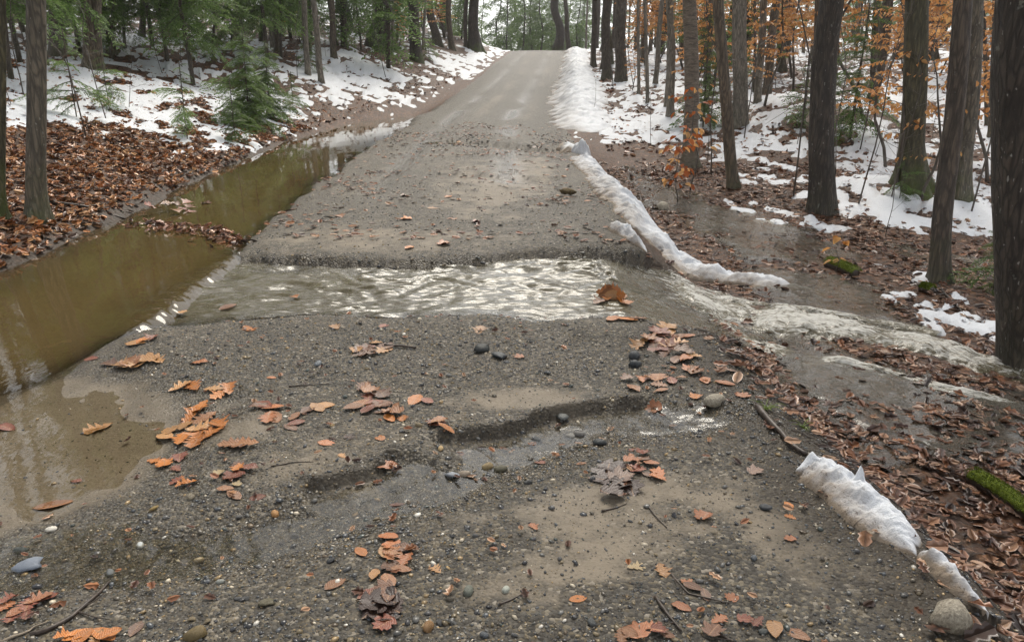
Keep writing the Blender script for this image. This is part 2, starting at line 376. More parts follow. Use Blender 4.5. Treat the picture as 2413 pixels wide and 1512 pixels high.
def mat_leaf_obj():
    m = NT('wet_fallen_leaf'); oi = m.n('ObjectInfo'); t = m.attr('lt'); s = m.attr('ls')
    n = m.noise(38, 4, m.map()); a = m.math('ABSOLUTE', s)
    vein = m.math('SINE', m.math('MULTIPLY', m.math('SUBTRACT', t, m.math('MULTIPLY', a, .35)), 62))
    c = m.mix(m.math('MULTIPLY', m.ramp(vein, [(.0, (0, 0, 0)), (1, (1, 1, 1))]), .22), oi.outputs['Color'], (.03, .015, .01))
    c = m.mix(m.ramp(a, [(.02, (.55, .55, .55)), (.07, (0, 0, 0))]), c, (.35, .20, .10))
    c = m.mix(m.ramp(n, [(.42, (0, 0, 0)), (.75, (.75, .75, .75))]), c, m.mix(.75, oi.outputs['Color'], (.02, .01, .006)))
    hue = m.n('HueSaturation', Value=m.math('MULTIPLY_ADD', oi.outputs['Random'], .5, .75)); m.set(hue, 'Color', c)
    m.pbr(hue.outputs[0], m.math('MULTIPLY_ADD', n, .35, .20), m.bump(m.math('ADD', m.math('MULTIPLY', vein, .25), n), .5, .003), spec=.5); return m.m
def mat_vcol(name, rough=.5, spec=.5, trans=0.0, nscale=60, var=.35):
    m = NT(name); c = m.attr('col', 'Color'); n = m.noise(nscale, 3, m.map())
    c = m.mix(m.math('MULTIPLY', n, var), c, (.012, .008, .005))
    p = m.pbr(c, rough, m.bump(n, .4, .003), spec=spec)
    if trans:
        tr = m.n('BsdfTranslucent'); m.set(tr, 'Color', c); mx = m.n('MixShader'); mx.inputs[0].default_value = trans
        m.t.links.new(p.outputs[0], mx.inputs[1]); m.t.links.new(tr.outputs[0], mx.inputs[2]); m.t.links.new(mx.outputs[0], m.out.inputs[0])
    return m.m
def mat_tone(name, stops, rough=.55, trans=.25, spec=.35):
    m = NT(name); oi = m.n('ObjectInfo'); c = m.ramp(m.attr('tone'), stops)
    hue = m.n('HueSaturation', Value=m.math('MULTIPLY_ADD', oi.outputs['Random'], .35, .82)); m.set(hue, 'Color', c); c = hue.outputs[0]
    p = m.pbr(c, rough, spec=spec)
    if trans:
        tr = m.n('BsdfTranslucent'); m.set(tr, 'Color', c); mx = m.n('MixShader'); mx.inputs[0].default_value = trans
        m.t.links.new(p.outputs[0], mx.inputs[1]); m.t.links.new(tr.outputs[0], mx.inputs[2]); m.t.links.new(mx.outputs[0], m.out.inputs[0])
    return m.m
def mat_water(name, murk, wave=(.3, 6, .02), rough=.03, stretch=(1, 1, 1), foam=False, clear=True, murk2=None):
    m = NT(name); v = m.map(stretch)
    n = m.noise(wave[1], 3, v, .5, .6); n2 = m.noise(wave[1] * 4.5, 2, v)
    b = m.bump(m.math('ADD', n, m.math('MULTIPLY', n2, .25)), wave[0], wave[2])
    fr = m.n('Fresnel', IOR=1.33); m.set(fr, 'Normal', b)
    gl = m.n('BsdfGlossy', Roughness=rough); m.set(gl, 'Normal', b); m.set(gl, 'Color', (.95, .96, .97))
    mc = murk if murk2 is None else m.mix(m.noise(1.6, 3, m.map()), murk, murk2)
    df = m.n('BsdfDiffuse'); m.set(df, 'Color', mc)
    body = df.outputs[0]
    if clear:
        tp = m.n('BsdfTransparent', Color=(.95, .93, .86)); mx = m.n('MixShader'); m.set(mx, 0, m.attr('murk'))
        m.t.links.new(tp.outputs[0], mx.inputs[1]); m.t.links.new(df.outputs[0], mx.inputs[2]); body = mx.outputs[0]
    ms = m.n('MixShader'); m.set(ms, 0, fr.outputs[0]); m.t.links.new(body, ms.inputs[1]); m.t.links.new(gl.outputs[0], ms.inputs[2]); res = ms.outputs[0]
    if foam:
        fo = m.attr('foam'); fs = m.n('CombineXYZ', X=m.attr('fs'), Y=m.attr('ft')).outputs[0]; fn = m.noise(26, 5, m.map((1, 1, 1)), .65, .5); fn2 = m.noise(4.5, 6, fs, .7, 1.2)
        fa = m.math('ADD', fo, m.math('ADD', m.math('MULTIPLY', m.math('SUBTRACT', fn, .5), 1.2), m.math('MULTIPLY', m.math('SUBTRACT', fn2, .5), 3.0)))
        fa = m.ramp(fa, [(.50, (0, 0, 0)), (.74, (.55, .55, .55)), (1.0, (.95, .95, .95))])
        fd = m.n('BsdfDiffuse'); m.set(fd, 'Color', m.mix(fn2, (.46, .44, .385), (.64, .635, .61))); m.set(fd, 'Normal', b)
        m2 = m.n('MixShader'); m.set(m2, 0, fa); m.t.links.new(res, m2.inputs[1]); m.t.links.new(fd.outputs[0], m2.inputs[2]); res = m2.outputs[0]
    m.t.links.new(res, m.out.inputs[0]); return m.m

M_ROAD, M_GROUND, M_SNOW = mat_road(), mat_ground(), mat_snow()
BARK = {
    'dark': mat_bark('dark_wet_bark', (.052, .041, .032), (.145, .120, .096), lichen=.25, moss=.35),
    'fleck': mat_bark('black_wet_bark_with_flecks', (.030, .024, .019), (.095, .080, .066), lichen=.75, moss=.12),
    'lichen': mat_bark('grey_bark_with_lichen', (.085, .074, .057), (.21, .185, .148), lichen=.9, moss=.55),
    'brown': mat_bark('brown_bark', (.075, .058, .042), (.20, .160, .120), lichen=.35, moss=.35),
    'pine': mat_bark('furrowed_pine_bark', (.032, .025, .020), (.105, .080, .064), moss=.95, scale=.8),
    'pale': mat_bark('pale_bark', (.12, .105, .085), (.30, .27, .23), lichen=.5, moss=.2),
    'birch': mat_bark('peeling_birch_bark', (.075, .060, .047), (.24, .21, .175), kind='birch', lichen=.3, moss=.3),
    'moss': mat_bark('mossy_bark', (.055, .050, .030), (.13, .12, .07), lichen=.3, moss=1.0),
}
M_TWIG = mat_flat('wet_twig', (.022, .015, .011), (.075, .055, .042), 40, .45, .002, (1, 1, .3))
M_TWIG_P = mat_flat('pale_twig', (.15, .12, .085), (.30, .25, .19), 40, .6, .002)
M_MOSS = mat_flat('green_moss', (.045, .065, .010), (.17, .21, .030), 60, .9, .012, spec=.1)
M_LEAF = mat_leaf_obj()
M_LITTER = mat_vcol('leaf_litter', .33, .5, 0.0, 30, .45)
M_STONE_V = mat_vcol('wet_pebbles', .24, .5, 0.0, 160, .35)
M_HEM = mat_tone('hemlock_needles', [(0, (.046, .082, .022)), (.5, (.125, .205, .052)), (1, (.26, .36, .12))], .5, .40)
M_BEECH = mat_tone('dry_beech_leaves', [(0, (.40, .165, .050)), (.5, (.62, .295, .095)), (1, (.74, .46, .20))], .55, .35)
M_BEECH_RED = mat_tone('wet_orange_beech_leaves', [(0, (.28, .070, .018)), (.5, (.46, .130, .030)), (1, (.56, .21, .06))], .45, .3)
M_STEM = mat_flat('sapling_stem', (.050, .040, .031), (.13, .11, .09), 30, .55, .002, (1, 1, .2))

# ------------------------------------------------------------------ ground and road: one adaptive sheet of land
def P(*pts):
    out = []
    for p in pts:
        g = G(*p); out.append(g if g is not None else W(p[0], max(p[1], 190)))
    return np.array(out)
cols_in = np.linspace(-46, 46, 600); cols_out = np.linspace(46, 314, 50)[1:-1]
ang = np.radians(np.r_[cols_in, cols_out]); NA = len(ang)
rs = [0.35]
while rs[-1] < 400:
    r = rs[-1]; rs.append(r + (.12 if r < 1.1 else min(max(.0045, 1.9 * r * r / 1221), (.014 if r < 70 else .06) * r)))
rs = np.array(rs); NR = len(rs)
RR, AA = np.meshgrid(rs, ang, indexing='ij')
GX, GY = (RR * np.sin(AA)).ravel(), (RR * np.cos(AA)).ravel()
GZ = height(GX, GY)
_GZ2 = GZ.reshape(NR, NA); _ANG = np.r_[ang, ang[0] + 2 * math.pi]; _GZ3 = np.c_[_GZ2, _GZ2[:, :1]]
def hfast(x, y):
    x = np.atleast_1d(np.asarray(x, float)); y = np.atleast_1d(np.asarray(y, float))
    r = np.clip(np.hypot(x, y), rs[0], rs[-1] - 1e-6); a = np.arctan2(x, y); a = np.where(a < _ANG[0], a + 2 * math.pi, a)
    ri = np.interp(r, rs, np.arange(NR)); ai = np.interp(a, _ANG, np.arange(NA + 1)); i = np.minimum(ri.astype(int), NR - 2); j = np.minimum(ai.astype(int), NA - 1); f = ri - i; g = ai - j
    return (_GZ3[i, j] * (1 - g) + _GZ3[i, j + 1] * g) * (1 - f) + (_GZ3[i + 1, j] * (1 - g) + _GZ3[i + 1, j + 1] * g) * f
def G(px, py, far=160.0):
    d = ray(px, py); t = np.geomspace(1.2, far, 1200); X, Y, Z = d[0] * t, d[1] * t, CAM_H + d[2] * t
    h = hfast(X, Y); hit = np.nonzero(Z < h)[0]
    if len(hit) == 0: return None
    k = max(hit[0], 1); a, b = Z[k - 1] - h[k - 1], Z[k] - h[k]; f = a / (a - b + 1e-12); tt = t[k - 1] + f * (t[k] - t[k - 1])
    return np.array([d[0] * tt, d[1] * tt])
def GH(px, py, alt=(0, 20)):
    g = G(px, py)
    if g is None: g = np.array([ray(px, py)[0] * alt[1], ray(px, py)[1] * alt[1]])
    return float(g[0]), float(g[1]), float(hfast(g[0], g[1])[0])
er_, el_a, sh_ = prof('er', GY), prof('el', GY), prof('sh', GY)
# snow: polygons drawn on the land where the photograph shows it lying, each with its own cover
SNOW_P = [
    (P((-60, 150), (-60, 285), (120, 292), (260, 300), (420, 338), (560, 335), (650, 298), (690, 250), (560, 200), (440, 175), (280, 185), (150, 150)), .42),
    (P((-60, 75), (-60, 170), (150, 160), (300, 190), (480, 205), (640, 240), (760, 250), (800, 180), (660, 118), (480, 85), (250, 80)), -.02),
    (P((640, 110), (720, 200), (745, 250), (860, 240), (990, 215), (1010, 195), (900, 150), (800, 120)), .22),
    (P((960, 135), (1040, 185), (1120, 180), (1205, 125), (1200, 112), (1090, 118)), .25),
    (P((1400, 108), (1390, 190), (1430, 300), (1520, 345), (1640, 350), (1660, 280), (1700, 215), (1620, 140), (1500, 105)), .08),
    (P((1650, 215), (1600, 340), (1700, 400), (1860, 470), (1920, 470), (1990, 330), (1960, 240), (1830, 200)), .12),
    (P((1990, 400), (1970, 480), (2100, 520), (2230, 545), (2480, 560), (2480, 470), (2300, 420), (2150, 380)), .42),
    (P((1960, 210), (1980, 400), (2150, 390), (2350, 440), (2500, 470), (2500, 200), (2200, 180)), .22),
    (P((2180, 690), (2230, 760), (2300, 800), (2400, 800), (2420, 720), (2280, 672)), .20),
    (P((2010, 610), (2120, 660), (2200, 675), (2180, 650), (2080, 612)), .15),
    (P((1650, 430), (1780, 500), (1860, 530), (1880, 525), (1790, 475), (1680, 428)), .26),
    (P((1960, 505), (2030, 545), (2045, 535), (1990, 505)), .2),
    (P((1330, 270), (1400, 330), (1560, 345), (1700, 330), (1650, 290), (1420, 250)), .25),
]
def snow_amount(x, y):
    x = np.asarray(x); y = np.asarray(y); wx = x + fbm(x, y, .9, 3, 91) * .45; wy = y + fbm(x, y, .9, 3, 92) * .6
    a = np.full(x.shape, -9.0)
    for poly, cov in SNOW_P:
        lo, hi = poly.min(0) - 2, poly.max(0) + 2
        k = (x > lo[0]) & (x < hi[0]) & (y > lo[1]) & (y < hi[1])
        if not k.any(): continue
        sd = poly_sd(wx[k], wy[k], poly); sc = .35 + .02 * y[k]
        a[k] = np.maximum(a[k], np.minimum(sd / sc, 1) * .5 + cov - .35)
    # thin remains deeper in the woods
    deep = sst(24, 32, np.hypot(x, y)) * (np.abs(x - (prof('er', y) + prof('el', y)) / 2) > 3.2)
    a = np.maximum(a, np.where(deep > 0, -.22 + .12 * deep, -9))
    n = fbm(x, y, .75, 3, 95) * .50 + fbm(x * 1.0, y * .8, .20, 3, 96) * .62
    return a - .10 + n * 1.75
SA = np.full(GX.shape, -9.0)
k = (RR.ravel() > 4) & (RR.ravel() < 130) & (np.abs(AA.ravel()) < R(47))
SA[k] = snow_amount(GX[k], GY[k])
TLINE = [(1.35, 6.55), (2.1, 6.58), (2.85, 6.16), (3.5, 5.6), (5.0, 4.8)]
SA = np.where(seg_dist(GX, GY, TLINE)[0] < .55, -9, SA)
offroad = (GX > er_ + .15) | ((GX < el_a - .3) & (GZ > ZW + .03))
SA = np.where(offroad, SA, -9)
dR = GX - er_; dL = el_a - GX
soil = sst(-.55, .0, dR + .28 * fbm(GX, GY, .35, 4, 97)) * sst(1.1, .4, dR) * sst(9, 6.5, GY)
soil = np.maximum(soil, sst(.4, .0, dL - sh_) * (dL > 0) * .7 * sst(22, 12, GY))
litter = 1 - .75 * soil
mossm = sst(.2, 1.2, dL - sh_) * sst(34, 20, GY)
# road zones: pale silt patches, dark gravel, wet film, painted sheen stripes far up
SILT_PATCH = [((1250, 940), .42, .16), ((1120, 1230), .16, .10), ((1400, 1240), .50, .34), ((1300, 1330), .42, .2), ((1250, 1440), .30, .16), ((800, 1120), .22, .12), ((1640, 1150), .25, .2), ((900, 1470), .2, .1), ((1850, 1280), .2, .3), ((1160, 430), .9, 3.0), ((1000, 560), .9, .6), ((800, 560), .8, .6), ((1230, 400), .6, 3), ((560, 1010), .3, .2), ((700, 1090), .3, .2)]
silt = np.full(GX.shape, .29) + .06 * sst(8, 16, GY) + .25 * fbm(GX, GY, .5, 4, 102)
for (p_, rx, ry) in SILT_PATCH:
    cx_, cy_ = W(*p_); silt = np.maximum(silt, .80 * np.exp(-(((GX - cx_) / rx) ** 2 + ((GY - cy_) / ry) ** 2 + .9 * fbm(GX, GY, .25, 3, 103)).clip(0) ** 1.2))
mid0 = (er_ + el_a) / 2
sheen_stripe = np.exp(-((GX - mid0 + .25) / .28) ** 2) + .6 * np.exp(-((GX - mid0 - 1.2) / .3) ** 2)  # wet sky sheen of the far road, painted pale through the silt mask
bl_ = sst(12, 24, GY + 2.5 * fbm(GX, GY, 1.5, 3, 105)); silt = silt * (1 - bl_) + (.20 + .34 * sheen_stripe * (.6 + .7 * fbm(GX * 2, GY, 3.0, 3, 104)) + .2 * fbm(GX, GY * .4, .8, 3, 106)) * bl_
silt = np.maximum(silt, sst(-.2, .1, poly_sd(GX, GY, SILT)))
GRAV = [((760, 1220), .35, .08), ((200, 1320), .35, .08), ((1380, 1020), .35, .07), ((1200, 1085), .35, .09), ((950, 1165), .4, .08), ((480, 1285), .4, .08), ((1000, 800), .9, .28), ((1300, 860), .6, .2), ((700, 860), .6, .2), ((1080, 1290), .28, .14), ((1150, 1110), .5, .10), ((1190, 1500), .9, .16), ((600, 1250), .7, .15)]
for (p_, rx, ry) in GRAV:
    cx_, cy_ = W(*p_); silt = silt * (1 - .9 * np.exp(-(((GX - cx_) / rx) ** 2 + ((GY - cy_) / ry) ** 2)))
for st_ in (STEP1, STEP2, STEP3, FAR_STEP, FAR_STEP2):
    ds_, _, fs_ = seg_dist(GX, GY, st_); soil = np.maximum(soil, .8 * np.exp(-((ds_ - .005) / .035) ** 2) * sst(0, .15, fs_) * sst(1, .85, fs_))
dr_, _, _ = seg_dist(GX, GY, RILL)
wet = np.exp(-(dr_ / .28) ** 2) * .8
wet = np.maximum(wet, .55 * sst(-.75, -.15, poly_sd(GX, GY, SILT)) * sst(-.004, .006, GZ - ZW))
mid_ = (er_ + el_a) / 2
for off in (-.95, .75): wet = np.maximum(wet, .75 * np.exp(-((GX - mid_ - off) / .22) ** 2) * sst(8.5, 12, GY) * sst(-.35, .2, fbm(GX * 3, GY, 2.5, 2, 71)))
wet = wet * (1 - .75 * sst(24, 34, GY))
wet = np.maximum(wet, sst(.0, -.08, GZ - ZW) * .6 * (GX < -2))
fbk = itp(GX, FAR_BANK); nbk = itp(GX, NEAR_BANK)
chan = sst(.02, -.02, GY - fbk - .02) * sst(-.15, .05, GY - nbk); wet = np.maximum(wet, chan * .7)
bankdark = np.exp(-((GY - fbk + .01) / .05) ** 2) * (np.abs(GX + .6) < 1.9)
wet = np.maximum(wet, bankdark * .6); soil = np.maximum(soil, bankdark * .75)
i0 = (np.arange(NR - 1)[:, None] * NA + np.arange(NA)[None]).ravel()
i1 = (np.arange(NR - 1)[:, None] * NA + (np.arange(NA)[None] + 1) % NA).ravel()
FQ = np.stack([i0, i0 + NA, i1 + NA, i1], -1)
fx, fy = GX[FQ].mean(1), GY[FQ].mean(1)
isroad = (fx < prof('er', fy) + .12) & (fx > prof('el', fy) - .12) & (fy > -40) & (fy < 140)
GV = np.c_[GX, GY, GZ]
def submesh(name, faces, attrs):
    u, inv = np.unique(faces.ravel(), return_inverse=True)
    return mesh_from(name, GV[u], inv.reshape(-1, 4), True, {k: v[u] for k, v in attrs.items()})
obj('dirt_road', submesh('dirt_road', FQ[isroad], dict(silt=silt, soil=soil * .9, wet=wet)), M_ROAD, kind='structure', label='wet grey gravel road washed out by a stream')
obj('forest_floor', submesh('forest_floor', FQ[~isroad], dict(litter=litter, soil=soil, moss=mossm)), M_GROUND, kind='structure', label='woodland ground under brown leaves on both sides of the road')
# centre disc under the camera
cen = mesh_from('road_under_viewer', np.vstack([[[0, 0, float(height(np.zeros(1), np.zeros(1))[0])]], GV[:NA]]), np.array([(0, (k + 1) % NA + 1, k + 1) for k in range(NA)]), True, {'silt': np.full(NA + 1, .3), 'soil': np.zeros(NA + 1), 'wet': np.zeros(NA + 1)})
obj('dirt_road_end', cen, M_ROAD, kind='structure')

# snow lying on the woodland floor: a real layer with a thickness of its own
SZ = GZ + np.clip(SA * .16, -.03, .035 + .03 * sst(8, 30, RR.ravel())) + fbm(GX, GY, .3, 3, 99) * .006
keep = (SA[FQ].max(1) > -.08)
u, inv = np.unique(FQ[keep].ravel(), return_inverse=True)
dirt = np.clip(.10 + .25 * fbm(GX[u], GY[u], .5, 3, 100), 0, 1) * sst(.5, .0, SA[u])
obj('snow', mesh_from('snow', np.c_[GX[u], GY[u], SZ[u]], inv.reshape(-1, 4), True, {'dirt': dirt}), M_SNOW, kind='stuff', label='thin patchy old snow lying on the woodland floor')

# ------------------------------------------------------------------ snow banks
def snow_ridge(name, label, pl, nl, nc=22, dirty=.5, spikes=(), lump=.35, sink=.02, seed=0):
    pl = np.array(pl, float); L = np.r_[0, np.cumsum(np.hypot(*np.diff(pl[:, :2], axis=0).T))]
    s = np.linspace(0, L[-1], nl); c = np.c_[[np.interp(s, L, pl[:, q]) for q in range(4)]].T
    tan = np.gradient(c[:, :2], axis=0); tan /= np.linalg.norm(tan, axis=1)[:, None]; nor = np.c_[tan[:, 1], -tan[:, 0]]
    if nor[:, 0].mean() < 0: nor = -nor
    t = np.linspace(-1, 1, nc); endf = np.sqrt(np.clip(np.minimum(s, L[-1] - s) / (.6 * c[:, 2].mean()), 0, 1))
    jl = 1 + .45 * fbm(s, s * 0, .45, 4, 7 + seed); jr = 1 + .45 * fbm(s, s * 0 + 9, .45, 4, 8 + seed); jag = np.where(t[None] < 0, jl[:, None], jr[:, None])
    X = c[:, 0, None] + nor[:, 0, None] * t[None] * (c[:, 2] * endf)[:, None] * jag * .68
    Y = c[:, 1, None] + nor[:, 1, None] * t[None] * (c[:, 2] * endf)[:, None] * jag * .68
    p = np.clip(1 - np.abs(t) ** 1.7, 0, 1) ** .9
    base = height(X.ravel(), Y.ravel(), False).reshape(X.shape)
    ks = min(1.0, max(.28, float(c[:, 2].mean()) * 1.3)); nz = fbm(X, Y, .38 * ks, 4, 3 + seed, .6); nz2 = fbm(X, Y, .09 * ks, 3, 5 + seed, .65); nz3 = .3 - np.abs(fbm(X, Y, .22 * ks, 3, 6 + seed)); fine = fbm(X, Y, .035, 3, 16 + seed, .7) * .006 * sst(16, 6, Y)
    H = c[:, 3, None] * endf[:, None] * (1.12 * p[None] * (1 + lump * 2.2 * nz + .5 * nz3) + ((.38 if ks > .5 else .20) * nz2 + (.55 if ks > .5 else .35) * nz) * lump * 2 * (1 - .5 * p[None]) - .16)
    for (sx, sy, sr, shh) in spikes: H = H + shh * np.exp(-(np.hypot(X - sx, Y - sy) / sr) ** 2)
    Z = base + np.maximum(H, -.03) + fine - sink * (np.abs(t) > .96)
    i = (np.arange(nl - 1)[:, None] * nc + np.arange(nc - 1)[None]).ravel()
    F = np.stack([i, i + nc, i + nc + 1, i + 1], -1)
    if tan[:, 1].mean() > 0: F = F[:, ::-1]
    d = np.clip(dirty * (sst(.15, -.7, np.broadcast_to(t, X.shape)) * 1.0 + .6 * (1 - p) ** 2 + .8 * sst(.35, .0, H / c[:, 3, None]) + .5 * fbm(X, Y, .3, 3, 9 + seed) * sst(.8, -.4, np.broadcast_to(t, X.shape))), 0, 1)
    return obj(name, mesh_from(name, np.c_[X.ravel(), Y.ravel(), Z.ravel()], F, True, {'dirt': d.ravel()}), M_SNOW, label=label, cat='snow bank', group='ploughed snow along the right shoulder')
ys = np.linspace(19.6, 61, 24)
snow_ridge('snow_bank', 'long white ploughed snow bank running from the road bend up to the crest', [(prof('er', y) + .30 + .30 * itp(y, [(19, 1.2), (26, 1.3), (32, 1.6), (40, 1.4), (61, 1)]), y, itp(y, [(19, 1.0), (24, 1.3), (32, 1.5), (40, 1.25), (61, 1.1)]), itp(y, [(19, .13), (24, .19), (40, .22), (61, .20)])) for y in ys], 560, 30, .30, lump=.26, seed=1)
snow_ridge('snow_bank', 'low ploughed snow bank on the road shoulder just beyond the stream crossing', [(1.30, 14.2, .42, .12), (1.34, 13, .46, .11), (1.40, 11.8, .56, .13), (1.46, 10.6, .64, .14), (1.48, 9.4, .62, .14), (1.58, 8.5, .55, .13), (1.85, 8.05, .46, .11), (2.15, 7.85, .38, .09), (2.55, 7.62, .30, .08), (2.95, 7.45, .2, .05)], 520, 30, .42, lump=.33, seed=2)
snow_ridge('snow_lump', 'rounded lump of dirty snow beside the far bank of the stream', [(.98, 7.85, .12, .05), (1.10, 7.62, .26, .11), (1.20, 7.42, .22, .09), (1.27, 7.30, .1, .04)], 70, 22, .5, seed=3)
snow_ridge('snow_lump', 'small round ball of snow where the shoulder snow bank is broken', [(1.28, 15.6, .2, .1), (1.33, 15.3, .38, .26), (1.42, 15.0, .2, .1)], 40, 16, .15, seed=4)
snow_ridge('snow_lump', 'brown dirty snow crust at the upper end of the low snow bank', [(1.10, 16.6, .25, .06), (1.15, 15.9, .4, .12), (1.2, 15.2, .3, .08)], 40, 16, .8, seed=14)
ns = [W(1862, 1112), W(1915, 1118), W(1990, 1172), W(2060, 1235), W(2125, 1290), W(2160, 1310)]
spk = W(2003, 1165)
snow_ridge('snow_lump', 'nearest jagged white snow remnant with a pointed spike on the muddy shoulder', [(ns[0][0] + .02, ns[0][1], .10, .05), (ns[1][0] + .03, ns[1][1], .19, .085), (ns[2][0] + .03, ns[2][1], .18, .078), (ns[3][0] + .03, ns[3][1], .17, .072), (ns[4][0] + .01, ns[4][1], .11, .055), (ns[5][0], ns[5][1], .06, .03)], 150, 30, .6, spikes=[(spk[0] + .035, spk[1] + .02, .016, .075), (ns[1][0], ns[1][1] + .05, .035, .03)], lump=.20, seed=5)
nt_ = [W(2150, 1310), W(2200, 1345), W(2260, 1390), W(2320, 1425)]
snow_ridge('snow_lump', 'thin grubby strip of snow trailing from the nearest snow remnant', [(x_ + .02, y_, wd_, h_) for (x_, y_), wd_, h_ in zip(nt_, (.07, .09, .09, .05), (.04, .05, .045, .02))], 90, 18, .8, seed=6)

# ------------------------------------------------------------------ water
def sheet(name, X, Y, Z, mat, label, attrs=None, keepmask=None):
    n, m_ = X.shape; i = (np.arange(n - 1)[:, None] * m_ + np.arange(m_ - 1)[None]).ravel()
    F = np.stack([i, i + m_, i + m_ + 1, i + 1], -1); V = np.c_[X.ravel(), Y.ravel(), Z.ravel()]
    if keepmask is not None: F = F[keepmask.ravel()[F].any(1)]
    a0 = V[F]; nzs = np.cross(a0[:, 2] - a0[:, 0], a0[:, 3] - a0[:, 1])[:, 2].sum()
    if nzs < 0: F = F[:, ::-1]
    u, inv = np.unique(F.ravel(), return_inverse=True)
    return obj(name, mesh_from(name, V[u], inv.reshape(-1, 4), True, {k: v.ravel()[u] for k, v in (attrs or {}).items()}), mat, kind='structure', label=label)
M_DITCH = mat_water('murky_ditch_water', (.108, .074, .029), (.065, 3.4, .02), .02, (1.6, .5, 1), murk2=(.072, .052, .021))
M_STREAM = mat_water('muddy_stream_water', (.215, .190, .130), (.30, 15, .010), .19, (.5, 1.5, 1), foam=True, murk2=(.105, .088, .045))
M_FILM = mat_water('thin_flowing_water', (.17, .155, .13), (.28, 10, .010), .14, (1.2, 1.2, 1), foam=True)
# standing water in the ditch (left of the road edge), level
y_ = np.r_[np.linspace(2.2, 4.2, 40), np.linspace(4.22, 7.1, 230), np.geomspace(7.12, 27.5, 130)]; x_ = np.r_[np.linspace(-7.6, -2.7, 110), np.linspace(-2.68, -2.1, 50), np.linspace(-2.08, -1.2, 40)]; Y, X = np.meshgrid(y_, x_, indexing='ij')
lipx = itp(Y, [(0, -1.2), (4.0, -1.2), (4.45, -2.42), (5.2, -2.40), (6.9, -2.47), (7.05, -1.2), (30, -1.2)]) + .03 * fbm(Y, Y * 0, .22, 3, 5)
over = np.clip((X - lipx) / .14, 0, 1)
tw = (vnoise(Y / .07 + X * 6, X * 5, 3) + .5 * vnoise(Y / .028 + X * 9, X * 9, 13)) * .007 * (.4 + .9 * np.abs(vnoise(Y / .33, Y * 0, 33))) * np.exp(-((X - lipx) / .10) ** 2) * (Y > 4.45) * (Y < 6.9)
Z = ZW - over ** 1.4 * .085 * ((Y > 4.4) & (Y < 6.95)) + tw + fbm(X, Y * .6, .5, 2, 8) * .002
hb = height(X.ravel(), Y.ravel()).reshape(X.shape); dep = np.clip(Z - hb, 0, 1)
sheet('ditch_water', X, Y, Z, M_DITCH, 'murky olive flood water standing in the ditch left of the road', {'murk': np.clip(1 - np.exp(-dep * 13), 0.02, .97)}, (hb < Z + .02) & (X < lipx + .16))
# stream over the road
x_ = np.linspace(-2.62, 2.4, 420); t_ = np.linspace(-.10, 1.06, 150); X, Tt = np.meshgrid(x_, t_, indexing='ij')
Y = itp(X, NEAR_BANK) * (1 - Tt) + itp(X, FAR_BANK) * Tt
wv = fbm(X * .6 + .55 * Y, Y, .34, 2, 12) * .017 + (.4 - np.abs(fbm(X * .45 - .4 * Y, Y * 1.15, .11, 3, 13))) * .017 + fbm(X * .5 + .4 * Y, Y * 1.3, .05, 2, 23) * .005 + .008 * np.sin((X * .5 + Y * 2.2 + fbm(X, Y, .5, 2, 14) * 1.4) * 8) * sst(.1, .5, Tt)
amp = .7 + .65 * sst(-2.4, -1.6, X) + .3 * sst(.9, 1.7, X)
Z = stream_level(X) - .10 * sst(1.7, 2.4, X) + wv * amp + .018 * np.sin(np.clip(Tt, 0, 1) * np.pi) - .01
hb = height(X.ravel(), Y.ravel()).reshape(X.shape); hsm = height(X.ravel(), Y.ravel(), False).reshape(X.shape)
bl = sst(.75, 1.35, X); Z = Z * (1 - bl) + np.minimum(Z, hsm + .035 + .6 * wv * amp - .05 * sst(.18, -.1, Tt)) * bl
foam = np.clip(.02 + .22 * sst(-2.1, -2.38, X) * sst(.15, .4, Tt) + .62 * sst(1.0, 1.7, X) * sst(.15, .6, Tt) + 1.6 * np.clip(wv, 0, 1) * 5 * .2, 0, 1)
sheet('stream_water', X, Y, Z, M_STREAM, 'shallow muddy stream rippling across the washed-out gap in the road', {'murk': np.clip(1 - np.exp(-np.clip(Z - hb, 0, 1) * 10), .06, .75), 'foam': foam, 'fs': X * 1.2, 'ft': Y * 4}, hb < Z + .03)
